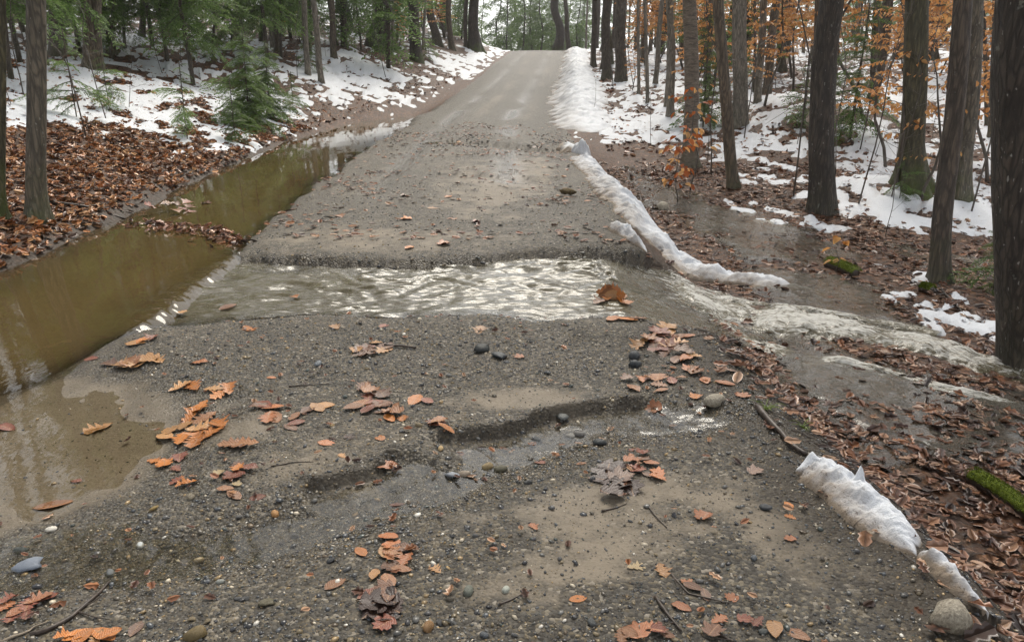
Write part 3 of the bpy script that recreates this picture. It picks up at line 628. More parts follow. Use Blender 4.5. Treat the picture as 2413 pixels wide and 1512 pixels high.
# foaming torrent down the embankment and on through the wood, with two side braids
def torrent(line, widths, label, seed, fgain=0.0, thin=1.0):
    line = np.array(line); L = np.r_[0, np.cumsum(np.hypot(*np.diff(line, axis=0).T))]; s_ = np.linspace(0, L[-1], int(95 * L[-1]))
    c = np.c_[np.interp(s_, L, line[:, 0]), np.interp(s_, L, line[:, 1])]; kk = np.ones(31) / 31
    c = np.c_[[np.convolve(np.pad(c[:, q], 15, 'edge'), kk, 'valid') for q in (0, 1)]].T
    c[:, 1] += .05 * fbm(s_, s_ * 0, .5, 3, 40 + seed)
    tg = np.gradient(c, axis=0); tg /= np.linalg.norm(tg, axis=1)[:, None]; no = np.c_[-tg[:, 1], tg[:, 0]]
    wd = itp(s_, widths) * (1 + .30 * fbm(s_, s_ * 0, .35, 3, 41 + seed)); t_ = np.linspace(-1, 1, 56)
    X = c[:, 0, None] + no[:, 0, None] * t_ * wd[:, None] * .62; Y = c[:, 1, None] + no[:, 1, None] * t_ * wd[:, None] * .62
    hb = height(X.ravel(), Y.ravel(), False).reshape(X.shape); hc = hb[:, 28]; kk = np.ones(25) / 25
    hc = np.convolve(np.pad(hc, 12, 'edge'), kk, 'valid')[:, None]
    ss_ = np.broadcast_to(s_[:, None], X.shape); tt_ = np.broadcast_to(t_[None], X.shape)
    turb = (fbm(X, Y, .24, 3, 15 + seed) * .05 + fbm(ss_ * .5, tt_ * .45, .12, 3, 16 + seed) * .030 + fbm(X, Y, .035, 2, 26 + seed) * .010) * thin
    rag = np.clip(np.abs(tt_) + .35 * fbm(X, Y, .16, 3, 42 + seed), 0, 1); edge = 1 - rag ** 2.0
    ends = sst(0, .25, s_)[:, None] * sst(L[-1], L[-1] - .4, s_)[:, None]
    pulse = (.5 + .5 * np.sin(s_ * 6.5 + 2 * vnoise(s_ * 1.3, s_ * 0, 4 + seed)))[:, None]
    Z = .5 * np.maximum(hc, hb - .02) + .5 * hb + .004 + edge * (.022 + .045 * pulse * edge * thin) + turb * edge * .9 - .035 * (1 - edge) - .03 * (1 - ends)
    foam = np.clip(edge ** 1.3 * (.50 + .32 * pulse) + turb * 5 - .06 + fgain + .12 * sst(0, .8, s_)[:, None] * edge, 0, 1.0) * (.3 + .7 * ends)
    sheet('torrent_water', X, Y, Z, M_STREAM, label, {'murk': .20 + .45 * edge, 'foam': foam, 'fs': ss_ * 1.4 + seed, 'ft': tt_ * 2.2})
tl = np.array([(1.35, 6.55), (1.75, 6.62), (2.1, 6.58), (2.42, 6.38), (2.85, 6.16), (3.15, 6.05), (3.5, 5.6), (4.0, 5.2), (5.0, 4.8), (6.5, 4.4)])
torrent(tl, [(0, 1.3), (.5, 1.15), (1.0, .95), (1.6, .70), (2.2, .60), (3, .60), (6, .7)], 'white foaming torrent tumbling from the road into the woods', 0)
torrent([(1.55, 6.2), (1.80, 5.95), (2.0, 5.72), (2.25, 5.62), (2.6, 5.45), (3.0, 5.0), (3.5, 4.7)], [(0, .5), (.4, .42), (.8, .30), (1.4, .22), (3, .2)], 'small side braid of foam spilling down the embankment below the torrent', 3, .05, .6)
torrent([(1.5, 6.95), (1.8, 7.0), (2.2, 6.95), (2.7, 6.72), (3.1, 6.5), (3.6, 6.2)], [(0, .4), (.5, .34), (1.2, .22), (3, .2)], 'thin upper braid of the torrent running under the low snow bank', 6, -.04, .5)
# shallow flow creeping among the leaves of the woodland floor
FLOW = [('thin grey sheet of water between the low snow bank and the tree trunks', [(1470, 395), (1560, 430), (1640, 478), (1780, 500), (1950, 560), (2000, 600), (1900, 630), (1780, 615), (1640, 560), (1540, 500)], .10),
        ('thin grey water pooled beside the mossy-footed right-hand trunk', [(2060, 560), (2210, 590), (2480, 620), (2480, 680), (2320, 655), (2150, 630)], .02),
        ('shallow grey water above the torrent beside the mossy log', [(1830, 640), (1960, 650), (2080, 700), (2140, 770), (2030, 775), (1880, 740), (1800, 690)], .2),
        ('broad shallow sheet of grey water spreading below the torrent', [(1730, 790), (1850, 785), (2050, 830), (2360, 900), (2480, 940), (2480, 1090), (2250, 1085), (2080, 1060), (1960, 1010), (1860, 920)], .12)]
for k_, (lab, pp, lift) in enumerate(FLOW):
    pol = P(*pp); lo, hi = pol.min(0) - .3, pol.max(0) + .3
    n1, n2 = 200, 200; X, Y = np.meshgrid(np.linspace(lo[0], hi[0], n1), np.linspace(lo[1], hi[1], n2), indexing='ij')
    hs_ = height(X.ravel(), Y.ravel(), False).reshape(X.shape); hd = height(X.ravel(), Y.ravel()).reshape(X.shape)
    sd = poly_sd(X, Y, pol) + .22 * fbm(X, Y, .5, 3, 17)
    Z = hs_ + .003 + lift * .05 + np.clip(sd, -.25, .18) * .10 + fbm(X, Y, .12, 2, 18) * .004
    sheet('shallow_water', X, Y, Z, M_FILM, lab, {'murk': np.clip(1 - np.exp(-np.clip(Z - hd, 0, 1) * 22), .12, .8), 'foam': np.clip(.05 + .2 * fbm(X, Y, .5, 3, 19), 0, .4), 'fs': X, 'ft': Y * 2}, (sd > -.25) & (hd < Z + .02))
# trickle in the near rill
pl = np.array(RILL); L = np.r_[0, np.cumsum(np.hypot(*np.diff(pl, axis=0).T))]; s_ = np.linspace(.1, L[-1] - .2, 420)
c = np.c_[np.interp(s_, L, pl[:, 0]), np.interp(s_, L, pl[:, 1])]; tg = np.gradient(c, axis=0); tg /= np.linalg.norm(tg, axis=1)[:, None]; no = np.c_[-tg[:, 1], tg[:, 0]]
t_ = np.linspace(-1, 1, 40); X = c[:, 0, None] + no[:, 0, None] * t_ * .26; Y = c[:, 1, None] + no[:, 1, None] * t_ * .26
hb = height(X.ravel(), Y.ravel()).reshape(X.shape); kk = np.ones(61) / 61
lev = np.convolve(np.pad(np.percentile(hb[:, 8:32], 12, axis=1), 30, 'edge'), kk, 'valid')[:, None]
Z = lev + .013 + fbm(X, Y, .06, 3, 20) * .004 + 0 * X
sheet('rill_water', X, Y, Z, M_FILM, 'clear trickle of water in the shallow pebbly rill across the near road', {'murk': np.full(X.shape, .10), 'foam': np.full(X.shape, .0)}, hb < Z + .004)
# ------------------------------------------------------------------ trees
def hz(x, y): return float(hfast(x, y)[0])
def thing(name, loc, label, cat, group=None, rz=0.0, scale=1.0):
    o = obj(name, None, loc=loc, rot=(0, 0, rz), scale=scale, label=label, cat=cat, group=group)
    o.empty_display_size = .2
    return o
def trunk_mesh(name, r0, H, lean, seed, flare=.5, nseg=22, taper=.55, top=None):
    """a tapered bole with root flare and uneven bark, leaning by (lx, ly) per metre"""
    zs = np.r_[-.25, -.08, np.arange(0, 4.6, .09), np.geomspace(4.8, H, 10)]
    th = np.arange(nseg) * 2 * np.pi / nseg; Z, T = np.meshgrid(zs, th, indexing='ij')
    zz = np.clip(Z, 0, None)
    r = r0 * (1 - taper * zz / H) * (1 + 1.35 * flare * np.exp(-np.clip(Z, -.1, None) / (r0 * 1.6)) * (1 + .45 * np.sin(T * 3 + seed) + .3 * np.sin(T * 5 + 2 * seed)))
    r = r * (1 + .05 * fbm(np.cos(T) * 2 + seed * 3.1, zz * .9 + np.sin(T) * 2, 1, 3, seed) + .035 * vnoise(T * 9 / np.pi * 2, zz * 2.2, seed + 3))
    wob = .09 * r0 / .15
    ox = lean[0] * zz + wob * vnoise(zz * .55, zz * 0 + seed, seed) * sst(0, 1.2, zz); oy = lean[1] * zz + wob * vnoise(zz * .5, zz * 0 + 9 + seed, seed + 1) * sst(0, 1.2, zz)
    X, Y = ox + r * np.cos(T), oy + r * np.sin(T); n, m_ = X.shape
    i = np.arange(n - 1)[:, None] * m_; j = np.arange(m_)[None]; j2 = (j + 1) % m_
    F = np.stack([i + j, i + j2, i + m_ + j2, i + m_ + j], -1).reshape(-1, 4)
    return mesh_from(name, np.c_[X.ravel(), Y.ravel(), Z.ravel()], F, True, {'hgt': Z.ravel()})
def bare_crown_mesh(name, H, z0, spread, seed, n=16):
    """bare winter limbs and twigs high in the tree"""
    rg = np.random.default_rng(seed); b = MB()
    for k in range(n):
        z = z0 + (H - z0) * (k + .5) / n * rg.uniform(.85, 1.1); a = k * 2.4 + rg.uniform(-.4, .4); Lb = spread * (1 - .55 * (z - z0) / (H - z0)) * rg.uniform(.6, 1.1)
        d = np.array([math.cos(a), math.sin(a), rg.uniform(.35, 1.0)]); d /= np.linalg.norm(d)
        t = np.linspace(0, 1, 6)[:, None]; pts = np.array([0, 0, z]) + d * t * Lb + np.array([0, 0, .25]) * Lb * t ** 2 + np.cumsum(rg.normal(0, .05 * Lb, (6, 3)), 0) * t
        b.tube(pts, np.linspace(.035, .008, 6), 4, False)
        for q in range(5):
            s0 = pts[1 + q % 5]; dd = d + rg.normal(0, .6, 3); dd /= np.linalg.norm(dd); l2 = Lb * rg.uniform(.25, .5)
            p2 = s0 + dd * np.linspace(0, 1, 4)[:, None] * l2 + np.cumsum(rg.normal(0, .04, (4, 3)), 0)
            b.tube(p2, np.linspace(.014, .004, 4), 3, False)
            for w_ in range(3):
                d3 = dd + rg.normal(0, .7, 3); d3 /= np.linalg.norm(d3); b.tube(np.array([p2[1 + w_], p2[1 + w_] + d3 * l2 * .4]), [.006, .003], 3, False)
    return b.mesh(name)
CROWNS = [bare_crown_mesh('bare_crown', 13, 4.6, 3.0, 40 + k) for k in range(3)]

def rhombs(p, d, l, wdt, up):
    """arrays of narrow leaf faces: base p, unit direction d, length l, half width"""
    nrm = np.cross(d, up); nrm /= np.linalg.norm(nrm, axis=1)[:, None] + 1e-9
    mid = p + d * (l * .45)[:, None]
    return np.stack([p, mid + nrm * wdt[:, None], p + d * l[:, None], mid - nrm * wdt[:, None]], 1)
def bough(L, rg, fine=1.0):
    """one drooping hemlock spray along +x: (quads, tones)"""
    pts, dirs, lens = [], [], []
    ns = int(L / (.060 * fine)); tones = []
    for k in range(ns):
        s = (k + .6) / ns; side = 1 if k % 2 else -1
        ax = np.array([s * L, 0, -.34 * L * s * s])
        l2 = .44 * L * (1 - s) ** .75 * min(1, s * 3.5 + .25) * rg.uniform(.6, 1.2) + .06
        a = R(rg.uniform(35, 65)) * side
        d2 = np.array([math.cos(a), math.sin(a), rg.uniform(-.35, .12)])
        nt_2 = max(2, int(l2 / (.036 * fine)))
        for q in range(nt_2):
            f = (q + .5) / nt_2; p = ax + d2 * f * l2 + np.array([0, 0, -.42 * l2 * f * f])
            for sd in (1, -1):
                a3 = a + R(rg.uniform(30, 62)) * sd
                d3 = np.array([math.cos(a3), math.sin(a3), rg.uniform(-.75, .12)]); pts.append(p); dirs.append(d3 / np.linalg.norm(d3))
                lens.append((.085 * (1 - f * .5) * rg.uniform(.6, 1.25) + .02) * (1 + .35 * (fine - 1))); tones.append(.22 + .40 * f + .22 * s + rg.uniform(-.2, .2))
            pts.append(p); dirs.append(d2 / np.linalg.norm(d2)); lens.append(.05 * fine); tones.append(.35)
    pts, dirs, lens = np.array(pts), np.array(dirs), np.array(lens)
    up = np.array([0, 0, 1.]) + rg.normal(0, .55, pts.shape)
    q = rhombs(pts, dirs, lens, .0125 * fine * rg.uniform(.7, 1.3, len(lens)), up)
    return q, np.clip(np.array(tones), 0, 1)
BOUGH = []
for k in range(5): BOUGH.append(bough(1.0 + .15 * k, np.random.default_rng(60 + k), 1.0))
BOUGH_C = []
for k in range(4): BOUGH_C.append(bough(1.2 + .15 * k, np.random.default_rng(70 + k), 1.9))
def hemlock_meshes(name, H, z0, Lmax, seed, per_m=5.0, r0=.05, coarse=False, lean=0.0):
    rg = np.random.default_rng(seed); src = BOUGH_C if coarse else BOUGH
    Q, Tn = [], []; tw = MB()
    n = int((H - z0) * per_m)
    zt = np.linspace(-.15, H, 14); b = MB(); ax = np.c_[.03 * H * vnoise(zt * .4, zt * 0, seed) + lean * zt, .03 * H * vnoise(zt * .4, zt * 0 + 5, seed), zt]
    b.tube(ax, np.linspace(r0, .008, 14), 9, True); at = {'hgt': np.vstack(b.V)[:, 2]}
    for k in range(n):
        z = z0 + (H - z0) * ((k + rg.uniform(0, 1)) / n) ** 1.05; s = (z - z0) / (H - z0)
        L = Lmax * (1 - s) ** .7 * rg.uniform(.3, 1.25) * min(1, .5 + s * 4) + .10
        q, tn = src[rg.integers(len(src))]; l0 = q[:, 2, 0].max(); sc = L / l0
        if sc > 1.6: sc = 1.6
        a = rg.uniform(0, 6.28); pit = rg.uniform(-.55, .25) + .30 * s; rl = rg.uniform(-.6, .6)
        Mx = Matrix.Rotation(a, 3, 'Z') @ Matrix.Rotation(-pit, 3, 'Y') @ Matrix.Rotation(rl, 3, 'X')
        o = np.array([np.interp(z, zt, ax[:, 0]), np.interp(z, zt, ax[:, 1]), z])
        Q.append((q.reshape(-1, 3) * sc) @ np.array(Mx).T + o); Tn.append(np.repeat(np.clip(tn + rg.uniform(-.15, .15), 0, 1), 4))
        t = np.linspace(0, 1, 5)[:, None]; p = np.c_[t * l0 * .97, 0 * t, -.34 * l0 * t * t] * sc @ np.array(Mx).T + o
        tw.tube(p, np.linspace(.008, .002, 5) * max(1, sc), 3, False)
    V = np.vstack(Q); F = np.arange(len(V)).reshape(-1, 4)
    return (mesh_from(name + '_needles', V, F, False, {'tone': np.concatenate(Tn)}), tw.mesh(name + '_twigs'), b.mesh(name + '_trunk', True, at))
HEM = [hemlock_meshes('hemlock', 9.0, 1.2, 2.1, 101, 9.0, .07), hemlock_meshes('hemlock', 6.0, .7, 1.7, 102, 11.0, .05), hemlock_meshes('hemlock', 3.2, .25, 1.15, 103, 20.0, .03), hemlock_meshes('hemlock', 1.5, .12, .70, 104, 26, .014),
       hemlock_meshes('hemlock', 12, 1.0, 2.8, 105, 10, .11, True), hemlock_meshes('hemlock', 15, 1.6, 3.2, 106, 10, .15, True), hemlock_meshes('hemlock', 10, .6, 2.4, 107, 11, .09, True), hemlock_meshes('hemlock', 7.5, 1.5, 2.3, 108, 13, .06), hemlock_meshes('hemlock', 2.3, .15, 1.35, 109, 42, .022), hemlock_meshes('hemlock', 1.4, .2, .8, 110, 14, .010)]
def hemlock(v, x, y, label, group, rz=None, sc=1.0, bark='dark', z=None):
    t = thing('hemlock', (x, y, hz(x, y) - .03 if z is None else z), label, 'tree', group, random.uniform(0, 6.28) if rz is None else rz, sc)
    nd, tw, tr = HEM[v]
    obj('trunk', tr, BARK[bark], t); c = obj('crown', nd, M_HEM, t); obj('twigs', tw, M_TWIG, t, kind='stuff')
    return t

# big trunks, each where it stands: (base px, base py, top px at the frame edge, width px, bark, label)
TR = [
    (73, 520, 56, 44, 'lichen', 'grey trunk speckled with pale lichen standing on the leafy bank beside the ditch', .35, 0),
    (-12, 515, -16, 28, 'moss', 'mossy trunk cut by the frame beside the lichen-speckled trunk on the ditch bank', .5, 0),
    (128, 133, 122, 34, 'dark', 'dark trunk half hidden by hemlock boughs at the top of the snowy bank', .4, 0),
    (203, 165, 199, 27, 'brown', 'brown left-hand stem of the twin trunk on the snowy bank', .35, 0),
    (225, 170, 222, 25, 'brown', 'brown right-hand stem of the twin trunk on the snowy bank', .35, 0),
    (266, 130, 238, 16, 'dark', 'dark trunk leaning away beside the twin trunk on the snowy bank', .3, 0),
    (890, 120, 893, 42, 'pine', 'massive dark pine trunk with mossy foot above the ditch bank', .55, 0),
    (1118, 120, 1121, 25, 'pine', 'large dark pine trunk with mossy foot close to the road crest', .6, 0),
    (1064, 117, 1057, 14, 'brown', 'brown trunk midway between the two large mossy-footed pines', .3, 0),
    (1030, 108, 1012, 20, 'dark', 'dark trunk leaning a little behind the brown trunk between two pines', .3, 0),
    (972, 100, 968, 17, 'dark', 'dark trunk standing just behind the pale slender stem', .3, 0),
    (996, 118, 1003, 7, 'pale', 'pale slender stem on the leafy bank beyond the massive pine', .2, 0),
    (1097, 112, 1099, 10, 'dark', 'slim dark trunk close beside the large pine near the road crest', .2, 0),
    (1312, 113, 1310, 22, 'pine', 'thick dark trunk rising at the very end of the road crest', .3, 0),
    (1333, 108, 1332, 12, 'dark', 'slimmer dark trunk just past the thick trunk at the road crest', .3, 0),
    (1440, 155, 1426, 14, 'moss', 'leaning trunk with yellow-green moss behind the long snow bank', .3, 0),
    (1418, 120, 1440, 9, 'dark', 'thin dark trunk crossing behind the leaning mossy trunk', .2, 0),
    (1466, 138, 1466, 18, 'dark', 'dark trunk behind the leaning mossy trunk on the snowy rise', .3, 0),
    (1506, 225, 1504, 8, 'pale', 'pale thin stem, the farther of two standing past the long snow bank', .2, 0),
    (1527, 245, 1520, 9, 'pale', 'pale thin stem, the nearer of two standing past the long snow bank', .2, 0),
    (1582, 280, 1578, 18, 'pale', 'pale grey trunk with lichen among the bare twigs past the snow bank', .3, 0),
    (1630, 397, 1621, 35, 'birch', 'trunk with peeling horizontal bark behind the orange-leaved sapling', .35, 0),
    (1732, 445, 1689, 28, 'brown', 'grey-brown trunk leaning toward the road beside the pale trunk', .3, 0),
    (1748, 300, 1741, 36, 'pale', 'broad pale trunk right behind the leaning grey-brown trunk', .3, 0),
    (1778, 222, 1781, 8, 'dark', 'slim trunk on the snowy mound past the broad pale trunk', .2, 0),
    (1949, 505, 1969, 58, 'fleck', 'thick black wet trunk flecked with white standing in the leaf litter', .25, 0),
    (1925, 280, 1933, 17, 'brown', 'slim brown trunk just behind the thick white-flecked trunk', .3, 0),
    (2166, 455, 2169, 55, 'moss', 'broad olive-brown trunk with flared foot among orange beech leaves', .75, 0),
    (2224, 668, 2280, 44, 'dark', 'dark trunk with mossy foot leaning outward beside the leaf-strewn water', .3, 0),
    (2278, 478, 2304, 38, 'lichen', 'lichen-grey trunk directly behind the outward leaning dark trunk', .3, 0),
    (2468, 885, 2448, 128, 'fleck', 'very wide lichened trunk cut by the frame, nearest to the viewer', .12, 0),
    (2060, 250, 2075, 16, 'dark', 'dark trunk standing far back between the flecked and the olive trunks', .3, 0),
    (2352, 330, 2362, 26, 'brown', 'brown trunk far back between the lichen-grey trunk and the frame', .3, 0),
    (1400, 112, 1402, 13, 'dark', 'dark trunk on the rise just right of the road crest snow', .3, 0),
    (1668, 210, 1672, 17, 'dark', 'dark trunk far behind the peeling-bark trunk', .3, 0),
    (1845, 170, 1850, 20, 'dark', 'dark trunk far behind the snowy mound', .3, 0),
    (2330, 300, 2318, 11, 'dark', 'slim dark trunk beyond the snow at the far side of the woods', .3, 0),
    (330, 90, 335, 15, 'dark', 'dark trunk far up the snowy bank past the twin trunk', .3, 0),
    (560, 85, 556, 17, 'brown', 'brown trunk far up the bank behind the slender hemlocks', .3, 0),
    (720, 95, 726, 20, 'dark', 'dark trunk up the bank between hemlock boughs and massive pine', .3, 0),
    (810, 112, 806, 15, 'dark', 'dark trunk close to the left of the massive pine', .3, 0),
]
MAIN_XY = []
for k, (bx, by, tx, wp, bk, lab, fl, _) in enumerate(TR):
    x, y, z = GH(bx, by, (0, 40))
    if 'crest' in lab and 1300 < bx < 1340: y = 74.0 if bx < 1320 else 80.0; x = (bx - CX) / FPX * y; z = hz(x, y)
    D = depth_of(x, y, z)
    d0 = ray(tx, 0); t = y / d0[1]; top = np.array([d0[0] * t, y, CAM_H + d0[2] * t])
    r0 = wp * D / FPX / 2; lean = ((top[0] - x) / max(top[2] - z, .5), .0)
    lean = (max(-.25, min(.25, lean[0])), 0); H = 13.0 if r0 > .06 else 7.5
    t_ = thing('tree', (x, y + r0, z - .02), lab, 'tree')
    obj('trunk', trunk_mesh('trunk', r0, H, lean, 200 + k, fl), BARK[bk], t_)
    cr = obj('crown', CROWNS[k % 3], M_TWIG, t_, rot=(math.atan2(0, 1), math.atan(lean[0]), 0), scale=1 if H > 10 else .58)
    MAIN_XY.append((x, y + r0, r0))

EVER = [hemlock_meshes('evergreen', 15, 4.3, 3.4, 131, 9, .02, True), hemlock_meshes('evergreen', 16, 5.0, 3.8, 132, 9, .02, True)]
for k, o in enumerate([o for o in bpy.data.objects if o.name.split('.')[0] == 'tree' and o.location.x < -3 and o.location.y < 45]):
    c = [q for q in o.children if q.name.startswith('crown')][0]
    c.data = EVER[k % 2][0]; c.rotation_euler = (0, 0, 1.7 * k); c.scale = (1, 1, 1) if o.location.y > 12 else (.8, .8, .9)
    if len(c.data.materials) == 0: c.data.materials.append(M_HEM)
    obj('limbs', EVER[k % 2][1], M_TWIG, o, kind='stuff', rot=(0, 0, 1.7 * k), scale=c.scale[:])
# hemlocks of the understorey on the wooded bank
HB = [(1, 300, 118, 'hemlock boughs drooping beside the twin trunk on the snowy bank', 1.0), (7, 118, 160, 'hemlock with feathery boughs hanging over the snow behind the lichened trunk', 1.0), (0, 463, 200, 'slender hemlock on a thin dark stem rising from the middle of the snow', .9),
      (0, 618, 152, 'hemlock whose green boughs hang over the bank above the bushy sapling', 1.0), (1, 518, 140, 'slim hemlock behind the thin dark stem on the snow', 1.0), (6, 790, 108, 'green hemlock just left of the massive pine', .8), (6, 420, 95, 'dense hemlock at the top of the snowy bank', .8), (4, 30, 75, 'dense hemlock in the upper corner above the bank', .8), (6, 940, 100, 'hemlock showing between the massive pine and the pale stem', .8),
      (6, 680, 90, 'hemlock up the bank between dark trunks', .9),
      (7, 55, 150, 'hemlock bough-laden stem just behind the lichened trunk', 1.0), (0, 345, 112, 'hemlock with long boughs past the leaning dark trunk on the bank', 1.0), (1, 560, 118, 'hemlock between the slim stem and the bough-hung hemlock on the bank', 1.1), (0, 720, 128, 'hemlock on the leafy rise left of the massive pine', .9), (1, 845, 116, 'slight hemlock touching the massive pine on its left', 1.0), (7, 190, 118, 'hemlock whose boughs veil the top of the twin trunk', 1.1),
      (7, 20, 190, 'hemlock with low boughs at the left frame edge over the snow', .9), (7, 400, 150, 'hemlock spreading feathery boughs over the middle of the snow', 1.0), (7, 660, 135, 'hemlock spreading boughs over the leafy rise', .95), (1, 275, 145, 'short hemlock crowding the leaning dark trunk', .9)]
for v, px, py, lab, sc in HB:
    x, y, z = GH(px, py, (0, 40)); hemlock(v, x, y, lab, 'hemlocks on the left bank', None, sc)
for v, px, py, lab, sc in [(8, 590, 305, 'bushy green hemlock sapling leaning over the edge of the ditch', .9), (8, 640, 283, 'second bushy hemlock sapling close behind the one leaning over the ditch', .8), (9, 445, 330, 'small pale hemlock sapling standing in the snow near the ditch', .95), (3, 555, 335, 'tiny hemlock sapling at the snow edge beside the bushy sapling', .8), (9, 175, 280, 'wispy hemlock seedling in the snow behind the lichened trunk', 1.0), (3, 690, 262, 'low hemlock sprig on the ditch bank beyond the bushy saplings', .7), (9, 255, 260, 'wispy hemlock seedling in the open snow below the twin trunk', .8),
                            (3, 1890, 300, 'small hemlock in the snow left of the white-flecked trunk', 1.1), (2, 2000, 330, 'bright green young hemlock between the flecked and the olive trunk', 1.05), (3, 2340, 690, 'little hemlock seedling next to the nearest wide trunk', .55), (2, 1660, 300, 'dark bushy hemlock sapling behind the peeling-bark trunk', .9), (9, 2120, 475, 'small hemlock at the foot of the olive-brown trunk', .5), (3, 730, 170, 'little hemlock on the leafy rise below the massive pine', 1.0), (3, 1010, 140, 'little hemlock beside the pale slender stem', 1.0)]:
    x, y, z = GH(px, py); hemlock(v, x, y, lab, 'hemlock saplings', None, sc)

# woods behind: more trunks, hemlocks and beeches, standing at random but each its own tree
BGT = [trunk_mesh('trunk', r, 14, (l, 0), 300 + k, .3, 12) for k, (r, l) in enumerate([(.20, .01), (.13, -.03), (.26, .0), (.09, .05), (.16, -.01)])]
LM = [(-.70, 'at the far left edge of the picture'), (-.60, 'up the slope behind the lichen-speckled trunk'), (-.54, 'up the slope behind the twin trunk'), (-.44, 'behind the thin stems standing in the snow'), (-.34, 'behind the bushy ditch saplings'), (-.24, 'to the left of the massive pine'), (-.15, 'just past the massive pine'), (-.09, 'around the large pine near the crest'), (0.0, 'left of the road crest'), (.09, 'at the crest snow bank'), (.14, 'behind the leaning mossy trunk'), (.19, 'behind the pale thin stems'), (.25, 'behind the peeling-bark trunk'), (.31, 'behind the broad pale trunk'), (.37, 'behind the snowy mound'), (.43, 'behind the thick white-flecked trunk'), (.49, 'between flecked and olive trunks'), (.55, 'behind the olive-brown trunk'), (.61, 'behind the lichen-grey trunk'), (.68, 'behind the widest nearest trunk'), (.80, 'past the right frame edge')]
def where(x, y, what, kind_):
    a = x / y; k = min(range(len(LM)), key=lambda i: abs(LM[i][0] - a)); far = 'nearer ' if y < 30 else ('' if y < 55 else 'distant ')
    lab = f'{far}{what} {LM[k][1]}'; return lab, lab
rb = np.random.default_rng(5); placed = list(MAIN_XY)
def free(x, y, gap):
    if prof('el', y) - prof('sh', y) - 2.2 < x < prof('er', y) + 1.8: return False
    if x < 0 and y < 27 or x > 0 and y < 19 and gap > .6: return False
    return all((x - a) ** 2 + (y - b) ** 2 > gap * gap for a, b, _ in placed)
n = 0; tries = 0
while n < 190 and tries < 7000:
    tries += 1; y = 17 + 75 * rb.random() ** 1.15; x = y * rb.uniform(-.78, .78)
    if not free(x, y, 1.1): continue
    if 45 < y and -.06 < x / y < .075: continue
    left = x < prof('el', y); placed.append((x, y, .2)); k = int(rb.choice([0, 1, 1, 2, 3, 3, 3, 4]))
    lab, grp = where(x, y, ('dark bare trunk', 'slim brown trunk', 'stout furrowed trunk', 'slender pale trunk', 'grey bare trunk')[k], 'trunks')
    t_ = thing('tree', (x, y, hz(x, y) - .05), lab, 'tree', grp, rb.uniform(0, 6.28), rb.uniform(.8, 1.15))
    obj('trunk', BGT[k], (BARK['dark'], BARK['brown'], BARK['pine'], BARK['pale'], BARK['dark'])[k], t_); obj('crown', CROWNS[k % 3], M_TWIG, t_); n += 1
for v, x, y, sc in ((4, 1.2, 86, 1.0), (6, 4.5, 92, 1.1), (5, -1.5, 95, 1.0), (6, 8.0, 98, 1.0), (4, 0.0, 104, 1.1), (5, 5.5, 110, 1.1), (6, 2.4, 112, 1.2), (4, 9.5, 115, 1.2), (6, -4.5, 88, 1.1), (4, 3.0, 84, .9), (6, 6.8, 86, 1.0), (6, -.6, 90, 1.2), (4, 2.2, 98, 1.2), (6, 5.0, 102, 1.3), (4, -3.5, 106, 1.2), (6, 7.2, 108, 1.3), (5, .8, 118, 1.2), (6, 3.9, 120, 1.4)):
    hemlock(v, x, y, 'pale misty hemlock standing beyond the crest of the road', 'hemlocks beyond the road crest', None, sc); placed.append((x, y, .2))
n = 0; tries = 0
while n < 120 and tries < 6000:
    tries += 1; y = 24 + 86 * rb.random(); x = y * rb.uniform(-.8, .8)
    if not free(x, y, 2.2): continue
    dc = abs(x - (prof('er', y) + prof('el', y)) / 2)
    if y < 84 and -.05 < x / y < .07: continue
    left = x < prof('el', y); placed.append((x, y, .2))
    hemlock(int(rb.choice([4, 5, 6, 4, 6])), x, y, *where(x, y, 'dark green hemlock', 'hemlocks'), rb.uniform(0, 6.28), rb.uniform(.7, 1.1)); n += 1

# beech saplings that keep their orange leaves
def leaf_rows(p, d, l, wdt, up, rg):
    """folded oval leaves: 6 verts, 4 tris each -> as two quads"""
    n = len(p); nrm = np.cross(d, up); nrm /= np.linalg.norm(nrm, axis=1)[:, None] + 1e-9; up2 = np.cross(nrm, d)
    a = p; b = p + d * (l * .35)[:, None] + nrm * wdt[:, None] + up2 * (wdt * .35)[:, None]; c_ = p + d * (l * .75)[:, None] + nrm * (wdt * .75)[:, None] + up2 * (wdt * .25)[:, None]; e = p + d * l[:, None] - up2 * (l * .12)[:, None]
    b2 = p + d * (l * .35)[:, None] - nrm * wdt[:, None] + up2 * (wdt * .35)[:, None]; c2 = p + d * (l * .75)[:, None] - nrm * (wdt * .75)[:, None] + up2 * (wdt * .25)[:, None]
    V = np.stack([a, b, c_, e, c2, b2], 1).reshape(-1, 3); o = np.arange(n)[:, None] * 6
    return V, np.vstack([o + [0, 1, 2, 3], o + [0, 3, 4, 5]])
